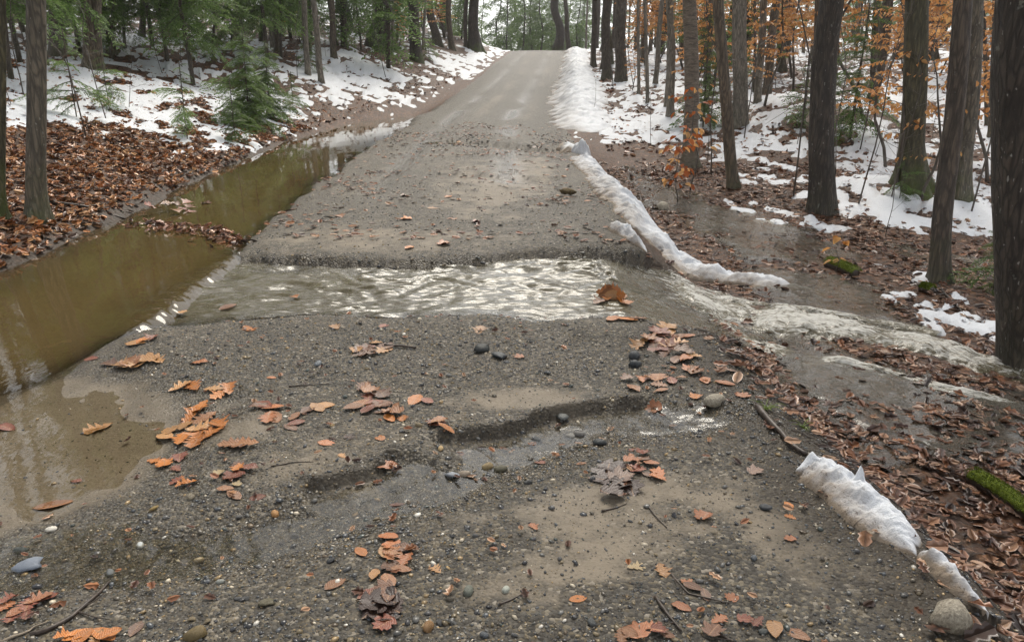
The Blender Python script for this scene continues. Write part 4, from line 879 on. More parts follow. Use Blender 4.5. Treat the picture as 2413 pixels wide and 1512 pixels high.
def beech_meshes(name, H, nb, seed, leaf=.075, dens=1.0, low=.25):
    rg = np.random.default_rng(seed); st = MB(); P_, D_, L_ = [], [], []
    zt = np.linspace(-.1, H, 9); ax = np.c_[.10 * H * vnoise(zt * .8 / H * 4, zt * 0, seed), .10 * H * vnoise(zt * .8 / H * 4, zt * 0 + 3, seed), zt]; ax -= ax[0] * [1, 1, 0]
    st.tube(ax, np.linspace(.010 + .006 * H, .004, 9), 6, True)
    for k in range(nb):
        z = H * (low + (1 - low) * (k + rg.random()) / nb); o = np.array([np.interp(z, zt, ax[:, q]) for q in range(3)])
        a = k * 2.4 + rg.uniform(-.5, .5); Lb = (.28 + .30 * H * (1 - z / H) ** .6 * .6) * rg.uniform(.6, 1.2)
        t = np.linspace(0, 1, 6)[:, None]; d = np.array([math.cos(a), math.sin(a), rg.uniform(.1, .5)])
        pts = o + d * t * Lb - np.array([0, 0, .25]) * Lb * t ** 2 + np.cumsum(rg.normal(0, .02, (6, 3)), 0) * t
        st.tube(pts, np.linspace(.006, .002, 6), 3, False)
        m_ = int(max(3, Lb / .055 * dens))
        for q in range(m_):
            f = (q + .8) / m_; p = np.array([np.interp(f, t[:, 0], pts[:, c]) for c in range(3)])
            sa = a + (1 if q % 2 else -1) * R(rg.uniform(35, 75)); P_.append(p); D_.append([math.cos(sa), math.sin(sa), rg.uniform(-1.3, -.1)]); L_.append(leaf * rg.uniform(.7, 1.2))
    P_, D_, L_ = np.array(P_), np.array(D_), np.array(L_); D_ /= np.linalg.norm(D_, axis=1)[:, None]
    V, F = leaf_rows(P_, D_, L_, L_ * .28, rg.normal(0, .3, D_.shape) + [0, 0, 1.], rg)
    return mesh_from(name + '_leaves', V, F, False, {'tone': np.repeat(np.clip(rg.normal(.5, .25, len(P_)), 0, 1), 6)}), st.mesh(name + '_stem'), (P_, D_, L_)
BEECH = [beech_meshes('beech', 3.2, 30, 400, .105, 1.3), beech_meshes('beech', 4.6, 48, 401, .11, 1.4), beech_meshes('beech', 2.0, 14, 402, .075), beech_meshes('beech', 6.0, 70, 403, .115, 1.5), beech_meshes('beech', 1.2, 8, 404, .075)]
def beech(v, x, y, label, group, sc=1.0, rz=None):
    t = thing('beech_sapling', (x, y, hz(x, y) - .02), label, 'sapling', group, random.uniform(0, 6.28) if rz is None else rz, sc)
    obj('stem', BEECH[v][1], M_STEM, t); obj('foliage', BEECH[v][0], M_BEECH, t)
for v, px, py, lab, sc in [(1, 1800, 250, 'orange-leaved beech sapling beside the slim trunk on the mound', 1.0), (3, 1870, 215, 'tall orange-leaved beech behind the thick white-flecked trunk', 1.0), (1, 1650, 290, 'orange beech sapling glowing behind the peeling-bark trunk', 1.0), (3, 2040, 290, 'tall orange beech between the flecked trunk and the olive trunk', 1.0), (1, 2230, 360, 'orange beech sapling between the olive trunk and the leaning dark trunk', 1.0), (1, 2330, 430, 'reddish orange beech sapling next to the lichen-grey trunk', .9), (0, 1490, 215, 'small orange beech on the brown leaves past the long snow bank', .6), (3, 1060, 100, 'orange beech glowing behind the trunks left of the crest', .9), (0, 940, 112, 'orange beech low between pine trunks on the left bank', .8), (3, 1720, 160, 'tall pale orange beech far behind the leaning trunk', 1.0), (1, 2090, 400, 'thin beech sapling close to the left of the olive-brown trunk', .85), (3, 1560, 150, 'tall orange beech behind the pale thin stems', 1.0)]:
    x, y, z = GH(px, py, (0, 30)); beech(v, x, y, lab, 'beech saplings with orange leaves', sc)
n = 0; tries = 0
while n < 58 and tries < 4000:
    tries += 1; y = 16 + 42 * rb.random() ** 1.3; x = y * (rb.uniform(.12, .8) if rb.random() < .8 else rb.uniform(-.7, -.1))
    if not free(x, y, .8): continue
    left = x < prof('el', y)
    beech(int(rb.choice([0, 1, 3, 1, 3])), x, y, *where(x, y, 'orange-leaved beech', 'beeches'), rb.uniform(.8, 1.25), rb.uniform(0, 6.28)); n += 1
# near beech saplings: every leaf its own piece
def leaf_piece_mesh():
    V, F = leaf_rows(np.zeros((1, 3)), np.array([[1., 0, 0]]), np.array([1.]), np.array([.30]), np.array([[0, 0, 1.]]), None)
    return mesh_from('beech_leaf', V, F, False, {'tone': np.full(6, .5)})
LP = [leaf_piece_mesh() for _ in range(3)]
for k, me in enumerate(LP):
    me.attributes['tone'].data.foreach_set('value', np.full(6, .2 + .3 * k, np.float32)); me.materials.append((M_BEECH_RED, M_BEECH_RED, M_BEECH)[k])
LPO = [leaf_piece_mesh() for _ in range(3)]
for k, me in enumerate(LPO):
    me.attributes['tone'].data.foreach_set('value', np.full(6, .25 + .3 * k, np.float32)); me.materials.append(M_BEECH)
def near_sapling(px, py, H, v, label, leaf, nmax, lps, rz=0, lo=0):
    x, y, z = GH(px, py); t = thing('beech_sapling', (x, y, z - .02), label, 'sapling', None, rz)
    _, st, (P_, D_, L_) = BEECH[v]; sc = H / {0: 3.2, 1: 4.6, 2: 2.0, 4: 1.2}[v]
    obj('stem', st, M_STEM, t, scale=sc)
    rg = np.random.default_rng(px); idx = np.nonzero(P_[:, 2] * sc > lo)[0]; idx = rg.permutation(idx)[:nmax]
    for i in idx:
        q = Vector(D_[i]).to_track_quat('X', 'Z') @ Euler((rg.uniform(-.9, .9), 0, 0)).to_quaternion()
        o = obj('leaf', lps[rg.integers(3)], None, t, tuple(P_[i] * sc), q.to_euler(), leaf * rg.uniform(.7, 1.15))
near_sapling(1597, 478, 1.15, 2, 'small sapling hung with drooping orange leaves at the woodland water edge', .12, 70, LP)
near_sapling(1625, 450, 1.65, 2, 'taller sapling with rusty leaves in front of the peeling-bark trunk', .125, 45, LP, 1.9, .7)
near_sapling(2110, 440, 2.6, 2, 'young beech with large orange leaves in front of the olive-brown trunk', .105, 90, LPO, .6)
near_sapling(2170, 470, 2.4, 2, 'beech sapling spreading orange leaves across the olive trunk', .10, 70, LPO, 2.2, .5)
near_sapling(1968, 640, .42, 4, 'seedling with curled orange leaves above the mossy log', .12, 10, LPO, 1.0)

# bare saplings and twigs
BS = []
for k in range(4):
    b = MB(); rg = np.random.default_rng(500 + k); H = 2.4 + .5 * k; zt = np.linspace(-.05, H, 8)
    ax = np.c_[.06 * H * vnoise(zt * 1.1, zt * 0, k), .06 * H * vnoise(zt * 1.1, zt * 0 + 4, k), zt]; b.tube(ax, np.linspace(.012, .003, 8), 5, True)
    for q in range(14):
        z = H * rg.uniform(.2, .98); o = np.array([np.interp(z, zt, ax[:, c]) for c in range(3)]); a = rg.uniform(0, 6.28); l = rg.uniform(.2, .7)
        d = np.array([math.cos(a), math.sin(a), rg.uniform(.1, .9)]); tt = np.linspace(0, 1, 4)[:, None]; pts = o + d * tt * l + np.cumsum(rg.normal(0, .02, (4, 3)), 0)
        b.tube(pts, np.linspace(.005, .0018, 4), 3, False)
        for e in range(2): dd = d + rg.normal(0, .6, 3); b.tube(np.array([pts[2], pts[2] + dd * l * .4]), [.003, .0014], 3, False)
    BS.append(b.mesh('bare_sapling'))
for px, py, sc, lab in [(380, 175, .8, 'thin bare sapling standing in the open snow'), (705, 155, .9, 'thin bare sapling on the leafy rise below the dark trunks'), (1757, 330, 1.3, 'thin dark sapling in front of the broad pale trunk'), (2013, 360, 1.2, 'thin bare sapling between the flecked trunk and the orange beech'), (2310, 500, 1.2, 'thin dark sapling leaning beside the lichen-grey trunk'), (2335, 520, 1.1, 'thin dark sapling close to the nearest wide trunk'), (1400, 270, .45, 'bare twiggy shoot poking up behind the long snow bank'), (2090, 560, .5, 'bare twig standing in the leaf litter behind the leaning trunk'), (985, 125, .9, 'thin bare sapling left of the pale slender stem')]:
    x, y, z = GH(px, py); obj('bare_sapling', BS[random.randrange(4)], M_STEM, None, (x, y, z), (0, random.uniform(-.06, .06), random.uniform(0, 6)), sc, lab, 'sapling', 'bare saplings')
n = 0
while n < 110:
    y = 11 + 34 * rb.random(); x = y * rb.uniform(-.72, .72)
    if not (free(x, y, .5) or (x < 0 and y > 11 and x < prof('el', y) - prof('sh', y) - 1.5)): continue
    left = x < prof('el', y)
    obj('bare_sapling', BS[int(rb.integers(4))], M_STEM, None, (x, y, hz(x, y) - .02), (rb.uniform(-.1, .1), rb.uniform(-.1, .1), rb.uniform(0, 6)), rb.uniform(.5, 1.3), where(x, y, 'leafless sapling', 's')[0], 'sapling', where(x, y, 'leafless sapling', 's')[1]); n += 1
# ------------------------------------------------------------------ loose things on the ground
def grnd(x, y):
    z = hfast(np.array([x, x + .05, x]), np.array([y, y, y + .05])); n = Vector((-(z[1] - z[0]) / .05, -(z[2] - z[0]) / .05, 1)).normalized()
    return float(z[0]), n
def leaf_template(kind, seed, curl=.25):
    """midrib, two edges: 40 triangles"""
    rg = np.random.default_rng(seed); n = 11; t = np.linspace(0, 1, n)
    if kind == 'oak':
        hw = np.array([.015, .10, .20, .10, .33, .14, .40, .15, .28, .12, .01]) * rg.uniform(.85, 1.15, n); fw = np.array([0, 0, .05, 0, .07, .0, .08, 0, .06, 0, 0])
    elif kind == 'maple':
        hw = np.array([.02, .22, .40, .26, .50, .46, .24, .30, .14, .10, .01]) * rg.uniform(.85, 1.15, n); fw = np.array([0, -.08, -.05, .0, .0, .14, .05, .12, .02, .0, 0])
    else:
        hw = .27 * np.sin(np.pi * t ** .85) ** .8 * rg.uniform(.93, 1.07, n) + .004; fw = np.where(np.arange(n) % 2, .02, 0)
    tilt = rg.uniform(-.5, .5); c1, c2, c3 = curl * rg.uniform(.2, 1), curl * rg.uniform(-.8, 1), curl * rg.uniform(-.5, .8)
    V = []
    for s in (0, 1, -1):
        y = hw * s; x = t - .5 + fw * abs(s)
        z = c1 * y * y * 4 + c2 * (t - .5) ** 2 * 1.2 + c3 * .3 * s * (t - .3) ** 2 + .05 * curl * vnoise(t * 6, t * 0 + s * 3, seed)
        if s: z = z + curl * .18 * np.abs(vnoise(t * 4, t * 0 + 7 * s, seed + 2))
        V.append(np.c_[x, y, z])
    V = np.vstack(V); i = np.arange(n - 1)
    Q = np.vstack([np.stack([i, i + 1, n + i + 1, n + i], -1)[:, ::-1], np.stack([i, i + 1, 2 * n + i + 1, 2 * n + i], -1)])
    V[:, 2] -= V[:, 2].min()
    # stalk
    me = mesh_from('leaf_blade', V, Q, True, {'lt': np.r_[t, t, t], 'ls': np.r_[0 * t, hw * 2, -hw * 2]})
    return me
LEAF = {k: [leaf_template(k, 600 + 10 * j + q, c) for q, c in enumerate((.10, .24, .42, .16))] for j, k in enumerate(('oak', 'beech', 'maple'))}
LC = {'o': (.50, .170, .030), 'b': (.130, .052, .022), 't': (.42, .215, .080), 's': (.40, .145, .055), 'd': (.042, .022, .017), 'c': (.50, .37, .19), 'r': (.19, .052, .026), 'p': (.20, .12, .085), 'w': (.27, .115, .045)}
def put_leaf(px, py, size, kind, col, label, group=None, rz=None, lift=0.0, rg=random, xy=None, real=None):
    if xy is None:
        x, y, z = GH(px, py)
    else: x, y = xy
    z, n = grnd(x, y)
    if -2.4 < x < 2.2 and itp(x, NEAR_BANK) - .1 < y < itp(x, FAR_BANK): z = max(z, float(stream_level(x)) + .012)      # afloat or stranded at the waterline
    D = depth_of(x, y, z)
    s = min(.14, max(.040, size * .88 * D / FPX)) if real is None else real
    q = n.to_track_quat('Z', 'Y') @ Euler((rg.uniform(-.10, .10), rg.uniform(-.10, .10), rg.uniform(0, 6.28) if rz is None else rz)).to_quaternion()
    if group == 'flood': group = None
    o = obj('fallen_leaf', LEAF[kind][rg.randrange(4)], M_LEAF, None, (x, y, z + .001 + lift), q.to_euler(), s, label, 'leaf', group, None, LC[col])
    return o
K = {'O': 'oak', 'B': 'beech', 'M': 'maple'}
# leaves one can point at
ONE = [
    (585, 775, 62, 'O', 'o', 'bright orange oak leaf on the gravel just below the stream near its left end'),
    (540, 746, 55, 'B', 'b', 'long rolled brown leaf on the near edge of the stream'),
    (697, 726, 26, 'M', 'o', 'orange leaf lying at the near waterline of the stream'),
    (790, 772, 46, 'O', 't', 'tan lobed leaf on gravel below the middle of the stream'),
    (905, 768, 40, 'B', 'r', 'narrow red-brown leaf on gravel right of the tan lobed leaf'),
    (971, 748, 38, 'B', 'b', 'brown curled leaf at the gravel edge of the stream, mid road'),
    (1130, 778, 66, 'O', 't', 'large tan oak leaf on dark gravel below the stream'),
    (1222, 842, 30, 'M', 's', 'small salmon leaf beside the large dark pebble'),
    (435, 763, 32, 'M', 't', 'small tan leaf at the silty left end of the stream edge'),
    (215, 846, 42, 'B', 'r', 'red-brown leaf on wet silt by the flooded ditch'),
    (470, 856, 50, 'B', 's', 'reddish leaf on gravel at the edge of the flooded silt'),
    (895, 1032, 46, 'B', 'o', 'vivid orange round leaf above the erosion step, mid road'),
    (825, 1030, 34, 'M', 'd', 'dark wet leaf just left of the vivid orange round leaf'),
    (770, 1045, 52, 'B', 's', 'pinkish folded leaf left of the dark wet leaf'),
    (806, 1074, 32, 'O', 't', 'small tan leaf on the lip of the lower erosion step'),
    (910, 1100, 70, 'B', 's', 'pink-brown leaf below the lower erosion step'),
    (1275, 1090, 38, 'B', 'r', 'small red-brown leaf on the near side of the rill'),
    (936, 1190, 44, 'B', 'r', 'wet red-brown leaf in the pebbly trickle'),
    (125, 1190, 100, 'B', 'w', 'long tan leaf on the wet gravel at the far left'),
    (180, 1135, 34, 'B', 'r', 'small brown leaf at the edge of the silty water'),
    (230, 1012, 90, 'O', 't', 'slender tan leaf lying in the silty film of water'),
    (607, 1172, 46, 'B', 'r', 'upright pointed red-brown leaf standing on dark gravel'),
    (515, 1118, 36, 'M', 'c', 'small cream leaf scrap beside the orange leaf pile'),
    (557, 1142, 26, 'M', 'c', 'tiny cream leaf scrap right of the other cream scrap'),
    (850, 1300, 56, 'B', 'o', 'brightest orange leaf, ragged, on gravel near the bottom'),
    (1026, 1340, 50, 'O', 't', 'tan oak leaf with pointed lobes lying open by the dark leaf heap'),
    (790, 1376, 72, 'B', 'w', 'brown veined beech leaf below the brightest orange leaf'),
    (1258, 1241, 42, 'O', 's', 'salmon lobed leaf alone on the smooth silt'),
    (1362, 1411, 52, 'B', 'o', 'ribbed orange-brown leaf alone on the near silt'),
    (1500, 1335, 56, 'O', 'c', 'pale tan leaf at the left of a pair near the bottom'),
    (1560, 1345, 62, 'O', 't', 'tan leaf at the right of a pair near the bottom'),
    (1605, 1432, 58, 'B', 's', 'big salmon beech leaf at the bottom near the muddy shoulder'),
    (1620, 1374, 44, 'M', 's', 'salmon leaf just above the big salmon beech leaf'),
    (1655, 1220, 58, 'M', 's', 'salmon maple leaf on grey gravel right of the smooth silt'),
    (1858, 1192, 40, 'B', 'o', 'orange-brown leaf left of the nearest snow remnant'),
    (1862, 1218, 34, 'O', 'o', 'small orange leaf directly below the orange-brown one by the snow'),
    (1860, 1270, 34, 'M', 's', 'salmon leaf lower down left of the snow remnant'),
    (1782, 1110, 46, 'M', 'p', 'grey-brown flattened leaf on mud above the salmon maple leaf'),
    (1825, 1484, 80, 'B', 't', 'long pale tan leaf cut by the bottom of the frame'),
    (1880, 1496, 70, 'B', 'w', 'brown leaf next to the long pale leaf at the bottom'),
    (1640, 934, 36, 'M', 'o', 'orange leaf by the pale stone on the upper shoulder'),
    (1748, 932, 44, 'M', 's', 'red leaf right of the pale stone on the shoulder'),
    (1540, 963, 48, 'M', 's', 'salmon maple leaf at the upper edge of the rill'),
    (965, 585, 36, 'B', 'o', 'orange leaf hanging on the far bank of the stream'),
    (1043, 577, 50, 'M', 's', 'dull red leaf draped over the far bank of the stream'),
    (955, 517, 40, 'M', 'o', 'pale orange leaf on the road beyond the stream'),
    (1020, 491, 44, 'O', 't', 'tan leaf on the road past the pale orange leaf'),
    (802, 510, 30, 'M', 'w', 'brown leaf by the small puddle beyond the stream'),
    (688, 495, 34, 'O', 'b', 'dark brown leaf near the ditch edge beyond the stream'),
    (410, 640, 46, 'M', 't', 'tan leaf caught on the little waterfall at the ditch lip'),
    (15, 1010, 60, 'B', 'r', 'reddish leaf in the silty water at the left frame edge'),
    (320, 1482, 66, 'B', 'p', 'dull brown leaf standing up at the bottom left'),
    (1490, 1060, 34, 'B', 'r', 'small reddish leaf above the dark wet leaf patch'),
    (1722, 1408, 40, 'M', 's', 'salmon leaf on the muddy gravel below the big salmon leaf pair'),
    (1370, 1092, 30, 'B', 'w', 'narrow brown leaf just below the rill'),
    (640, 890, 30, 'B', 's', 'lone reddish scrap on dark gravel mid road'),
]
rl = random.Random(3)
for px, py, sz, k_, c_, lab in ONE: put_leaf(px, py, sz, K[k_], c_, lab, rg=rl)
# piles: the leaves of one pile look alike
PILES = [
    ('leaf of the big orange pile left of the erosion step', 'big orange leaf pile', [(420, 920), (450, 918), (505, 915), (540, 918), (520, 935), (470, 965), (455, 985), (490, 985), (440, 1005), (410, 1020), (480, 1010), (500, 1020), (430, 1040), (470, 1042), (395, 1030), (510, 1000), (555, 1050), (575, 1048), (460, 1022)], 'OOBO', 'otootw', 80),
    ('wet red-brown leaf trailing below the big orange pile', 'red-brown trail below orange pile', [(430, 1085), (415, 1105), (420, 1135), (440, 1140), (395, 1090), (360, 1085), (565, 1100), (590, 1108), (540, 1125), (530, 1150), (545, 1165), (555, 1100)], 'MBOB', 'rbrow', 58),
    ('brown leaf in the pile right of the big orange pile', 'brown pile mid road', [(630, 960), (650, 962), (610, 965), (630, 990), (640, 985), (700, 1000), (695, 985), (720, 970), (745, 965), (760, 962), (690, 1010)], 'BBO', 'srwtb', 66),
    ('rusty leaf in the ragged heap in the road middle', 'ragged heap mid road', [(850, 945), (865, 930), (880, 925), (895, 930), (840, 960), (870, 965), (905, 955), (925, 970), (900, 975), (925, 990), (950, 985), (985, 945), (1005, 948), (1035, 1000), (1020, 1005), (1045, 1008), (880, 950), (860, 915)], 'OMB', 'rbwro', 60),
    ('brown leaf bunched around the dark stick below the stream', 'leaves bunched round dark stick', [(835, 832), (850, 822), (868, 818), (880, 830), (895, 825), (905, 815), (870, 838), (885, 812), (850, 838)], 'OM', 'wbrt', 50),
    ('leaf of the dark wet heap at the bottom centre', 'dark wet heap bottom', [(875, 1405), (900, 1415), (925, 1405), (890, 1440), (915, 1450), (880, 1425), (905, 1395), (900, 1475), (930, 1430), (895, 1460)], 'MMB', 'drdb', 82),
    ('mixed brown leaf above the dark wet heap', 'mixed pile above dark heap', [(920, 1270), (905, 1305), (930, 1305), (955, 1300), (970, 1298), (935, 1325), (950, 1340), (915, 1345), (960, 1325), (925, 1290), (890, 1360), (910, 1370)], 'OBM', 'stwsb', 62),
    ('blackish wet leaf in the flat patch right of the rill', 'blackish patch by rill', [(1440, 1130), (1460, 1145), (1430, 1120), (1470, 1125), (1480, 1160), (1450, 1165), (1445, 1105), (1420, 1135)], 'MB', 'ddpd', 72),
    ('brown leaf fringing the blackish wet patch', 'brown leaves by blackish patch', [(1520, 1085), (1540, 1095), (1500, 1110), (1545, 1112), (1525, 1125), (1510, 1072), (1490, 1085), (1550, 1130)], 'BM', 'srps', 46),
    ('brown leaf stranded along the edge of the flooded silt', 'leaves along silt edge', [(320, 808), (345, 805), (365, 800), (130, 816), (150, 812), (118, 822), (330, 862), (310, 856), (350, 852), (260, 862), (370, 850), (290, 868)], 'OBM', 'tbwro', 56),
    ('curled orange-brown leaf heaped at the stream outlet', 'outlet leaf heap', [(1420, 715), (1435, 705), (1445, 718), (1430, 735), (1455, 735), (1470, 745), (1440, 750), (1485, 752), (1415, 740), (1460, 722), (1500, 748), (1515, 755)], 'OMB', 'oowb', 62),
    ('brown leaf in the heap on the shoulder below the stream outlet', 'shoulder leaf heap', [(1545, 785), (1560, 795), (1575, 785), (1590, 800), (1560, 815), (1580, 825), (1600, 815), (1610, 835), (1570, 840), (1595, 850), (1540, 805), (1520, 800), (1615, 855), (1535, 820), (1605, 795), (1550, 830), (1625, 845), (1585, 810), (1515, 815), (1570, 770)], 'OMB', 'wbrsrt', 62),
    ('brown leaf strewn on the dark shoulder beside the rill head', 'leaves by rill head', [(1480, 895), (1505, 900), (1530, 895), (1555, 905), (1580, 900), (1600, 890), (1545, 890), (1495, 915), (1720, 880), (1640, 880), (1660, 900), (1625, 870), (1700, 900), (1565, 918)], 'OMB', 'wbrps', 50),
    ('orange leaf of the sodden bunch in the bottom corner', 'sodden bunch bottom corner', [(30, 1420), (60, 1430), (45, 1450), (85, 1420), (20, 1455), (70, 1455), (10, 1435), (100, 1412)], 'BO', 'swrs', 66),
    ('orange leaf of the pile cut by the bottom edge', 'pile at bottom edge', [(180, 1500), (210, 1495), (240, 1500), (265, 1505), (225, 1508), (195, 1510), (150, 1508)], 'OB', 'otow', 76),
    ('brown leaf among twigs by the muddy bottom gravel', 'leaves among twigs at bottom', [(1640, 1385), (1660, 1400), (1530, 1480), (1555, 1490), (1510, 1490), (1580, 1495), (1760, 1460), (1790, 1475), (1690, 1490), (1490, 1500), (1460, 1505), (1700, 1460)], 'BMO', 'sbswrp', 56),
    ('leaf caught in the debris heap lying in the ditch water', 'ditch debris leaves', [(420, 540), (440, 535), (455, 545), (470, 538), (485, 530), (430, 552), (460, 555), (445, 545), (410, 530), (500, 548), (515, 560), (540, 568), (480, 560), (395, 535), (360, 528)], 'OM', 'wbrbo', 40),
]
for lab, grp, pts, kinds, cols, sz in PILES:
    for i_, (px, py) in enumerate(pts):
        for rep in range(1):
            put_leaf(px + rl.uniform(-9, 9) * (1 + rep), py + rl.uniform(-5, 5) * (1 + rep), sz * rl.uniform(.75, 1.2), K[rl.choice(kinds)], rl.choice(cols), lab, grp, None, (.002 + .008 * rl.random()) + (ZW - grnd(*W(px, py, ZW))[0] if 'ditch' in grp else 0) * 1.0, rl)
for i_, (px, py) in enumerate([(1422, 722), (1432, 716), (1440, 722), (1450, 726), (1428, 728), (1444, 732), (1458, 734), (1436, 724)]):
    o = put_leaf(px, py, 74, ('oak', 'beech')[i_ % 2], 'owoowt'[i_ % 6], 'curled orange-brown leaf standing up in the bunch at the stream outlet', 'upright leaf bunch at outlet', None, .03, rl)
    o.rotation_euler = (rl.uniform(.9, 1.5), rl.uniform(-.5, .5), rl.uniform(-.9, .9)); o.location.z += .012
# singles strewn on the far road
for i_ in range(46):
    y = 7.4 + 15 * rl.random() ** 1.3; x = rl.uniform(float(prof('el', y)) + .2, float(prof('er', y)) - .1)
    put_leaf(0, 0, 0, rl.choice(('oak', 'maple', 'beech')), rl.choice('owbtwbr'), 'small brown leaf scattered on the road beyond the stream', 'leaves strewn on the far road', None, 0, rl, (x, y), rl.uniform(.06, .11))
# ------------------------------------------------------------------ leaf litter of the woods: beyond counting
def litter(name, n, xr, yr, dens_fn, label, seed, size=(.06, .11), flat=.5, cvs=.45, palette=None):
    rg = np.random.default_rng(seed); x = rg.uniform(*xr, n); y = rg.uniform(*yr, n)
    keep = rg.random(n) < dens_fn(x, y); x, y = x[keep], y[keep]; m_ = len(x); z = hfast(x, y)
    l = rg.uniform(*size, m_); a = rg.uniform(0, 6.28, m_); tiltx, tilty = rg.normal(0, flat, (2, m_))
    d = np.c_[np.cos(a), np.sin(a), np.clip(tiltx, -.9, .9) * .6]; d /= np.linalg.norm(d, axis=1)[:, None]
    up = np.c_[np.zeros(m_), np.zeros(m_), np.ones(m_)] + rg.normal(0, flat, (m_, 3)); nrm = np.cross(d, up); nrm /= np.linalg.norm(nrm, axis=1)[:, None]; up2 = np.cross(nrm, d); up2 *= np.sign(up2[:, 2:3])
    # 8-point lobed outline around the midrib
    us = np.array([-.5, -.28, -.12, .08, .22, .38, .5]); prf = np.stack([[.0, .22, .12, .30, .16, .22, 0], [0, .20, .27, .28, .25, .15, 0], [0, .34, .18, .36, .20, .12, 0]])[rg.integers(0, 3, m_)] * rg.uniform(.8, 1.2, (m_, 7))
    cv = rg.normal(0, cvs, m_)[:, None]; c0 = np.c_[x, y, z + .006 + .35 * l * np.abs(d[:, 2]) + rg.random(m_) * .018]
    def P3(u, s): return c0[:, None] + d[:, None] * (u * l[:, None])[..., None] + nrm[:, None] * (s * l[:, None])[..., None] + up2[:, None] * ((cv * (s * s * 2.2 + .5 * u * u)) * l[:, None])[..., None]
    U = np.broadcast_to(us, (m_, 7)); mid = P3(U, 0 * prf); Lf = P3(U[:, 1:-1], prf[:, 1:-1]); Rt = P3(U[:, 1:-1], -prf[:, 1:-1])
    V = np.concatenate([mid, Lf, Rt], 1).reshape(-1, 3); o = np.arange(m_)[:, None] * 17
    Q = []; T = []
    for b0 in (7, 12):
        T.append(o + [0, 1, b0]); T.append(o + [6, b0 + 4, 5])
        for k in range(4): Q.append(o + [1 + k, 2 + k, b0 + 1 + k, b0 + k])
    pal = 1.3 * np.array(palette or [(.26, .110, .055), (.16, .068, .036), (.33, .165, .085), (.085, .038, .024), (.22, .090, .044), (.38, .22, .13), (.29, .122, .055), (.06, .030, .021)])
    c = pal[rg.integers(0, len(pal), m_)] * rg.uniform(.7, 1.2, (m_, 1))
    return obj(name, mesh_from(name, V, [np.vstack(Q), np.vstack(T)], False, None, {'col': np.repeat(c, 17, 0)}), M_LITTER, kind='stuff', label=label)
RPAL = [(.22, .105, .060), (.14, .066, .040), (.29, .155, .090), (.060, .030, .022), (.18, .082, .046), (.34, .21, .135), (.24, .105, .052), (.040, .023, .018), (.11, .055, .036), (.26, .15, .10)]
def dens_right(x, y):
    e = x - prof('er', y); s = snow_amount(x, y)
    d = np.maximum(sst(.25, .7, e), .35 * sst(-.25, .15, e) * sst(6, 5, y)) * (1 - .85 * sst(.0, .15, s)); clump = .45 + .55 * sst(-.25, .25, fbm(x, y, .7, 3, 111))
    for _, pp, _2 in FLOW: d = d * (1 - .62 * sst(0, .25, poly_sd(x, y, FLOWW[_])) * sst(.35, -.1, fbm(x, y, .35, 3, 112)))
    dd, _, _ = seg_dist(x, y, tl); d = d * sst(.18, .45, dd)
    return np.clip(d * clump, 0, 1) * (np.abs(x) < .72 * y + 1.2)
FLOWW = {lab: P(*pp) for lab, pp, _ in FLOW}
def dens_left(x, y):
    s = prof('el', y) - x - prof('sh', y); sn = snow_amount(x, y)
    return sst(-.02, .15, s) * (1 - .85 * sst(0, .12, sn)) * (np.abs(x) < .72 * y + 1.0)
litter('leaf_litter', 11000, (.9, 5), (1.6, 6), dens_right, 'sodden brown leaves heaped on the low ground by the nearest trunk and mossy log', 27, (.03, .105), .28, cvs=.25, palette=RPAL)
litter('leaf_litter', 32000, (1.3, 11), (1.6, 15), dens_right, 'sodden brown leaves carpeting the woodland floor right of the road', 21, (.04, .11), .32, cvs=.28, palette=RPAL)
litter('leaf_litter', 34000, (-11.5, -3.8), (5.2, 20), dens_left, 'thick carpet of rust-brown leaves on the bank left of the ditch', 22, (.06, .12), .5, palette=[(.36, .145, .050), (.20, .075, .028), (.42, .20, .080), (.10, .040, .020), (.29, .108, .036), (.46, .25, .115), (.38, .15, .048), (.07, .032, .018), (.24, .11, .05)])
litter('leaf_litter', 16000, (-14, 14), (14, 40), lambda x, y: np.where((x > prof('er', y) + .8) | (x < prof('el', y) - prof('sh', y) - .1), .75, 0) * (1 - .93 * sst(0, .1, snow_amount(x, y))) * (np.abs(x) < .7 * y), 'fallen leaves and dead fern lying farther back in the woods', 23, (.09, .17), .55)
litter('leaf_scraps', 700, (-1.9, 1.2), (1.8, 5.2), lambda x, y: .25 + .6 * sst(.0, .4, fbm(x, y, .5, 3, 131)), 'small sodden leaf scraps pressed into the near gravel', 25, (.02, .05), .2)
litter('leaf_scraps', 3200, (-2.8, 1.3), (7.2, 22), lambda x, y: .15 + .8 * sst(.0, .35, fbm(x, y, 1.2, 3, 132)), 'dark leaf scraps strewn on the far road', 26, (.05, .10), .2, cvs=.2)
# leaves poking through the snow
litter('leaf_litter', 22000, (-12, 12), (7, 26), lambda x, y: np.where((x > prof('er', y) + 1.2) | (x < prof('el', y) - prof('sh', y) - .3), .5, 0) * (snow_amount(x, y) > .1) * (.12 + .88 * sst(-.05, .4, fbm(x, y, .8, 3, 113))) * (np.abs(x) < .7 * y), 'brown leaves melted into the surface of the snow', 24, (.06, .11), .6)
for v in bpy.data.objects['leaf_litter.004'].data.vertices: v.co.z += .045

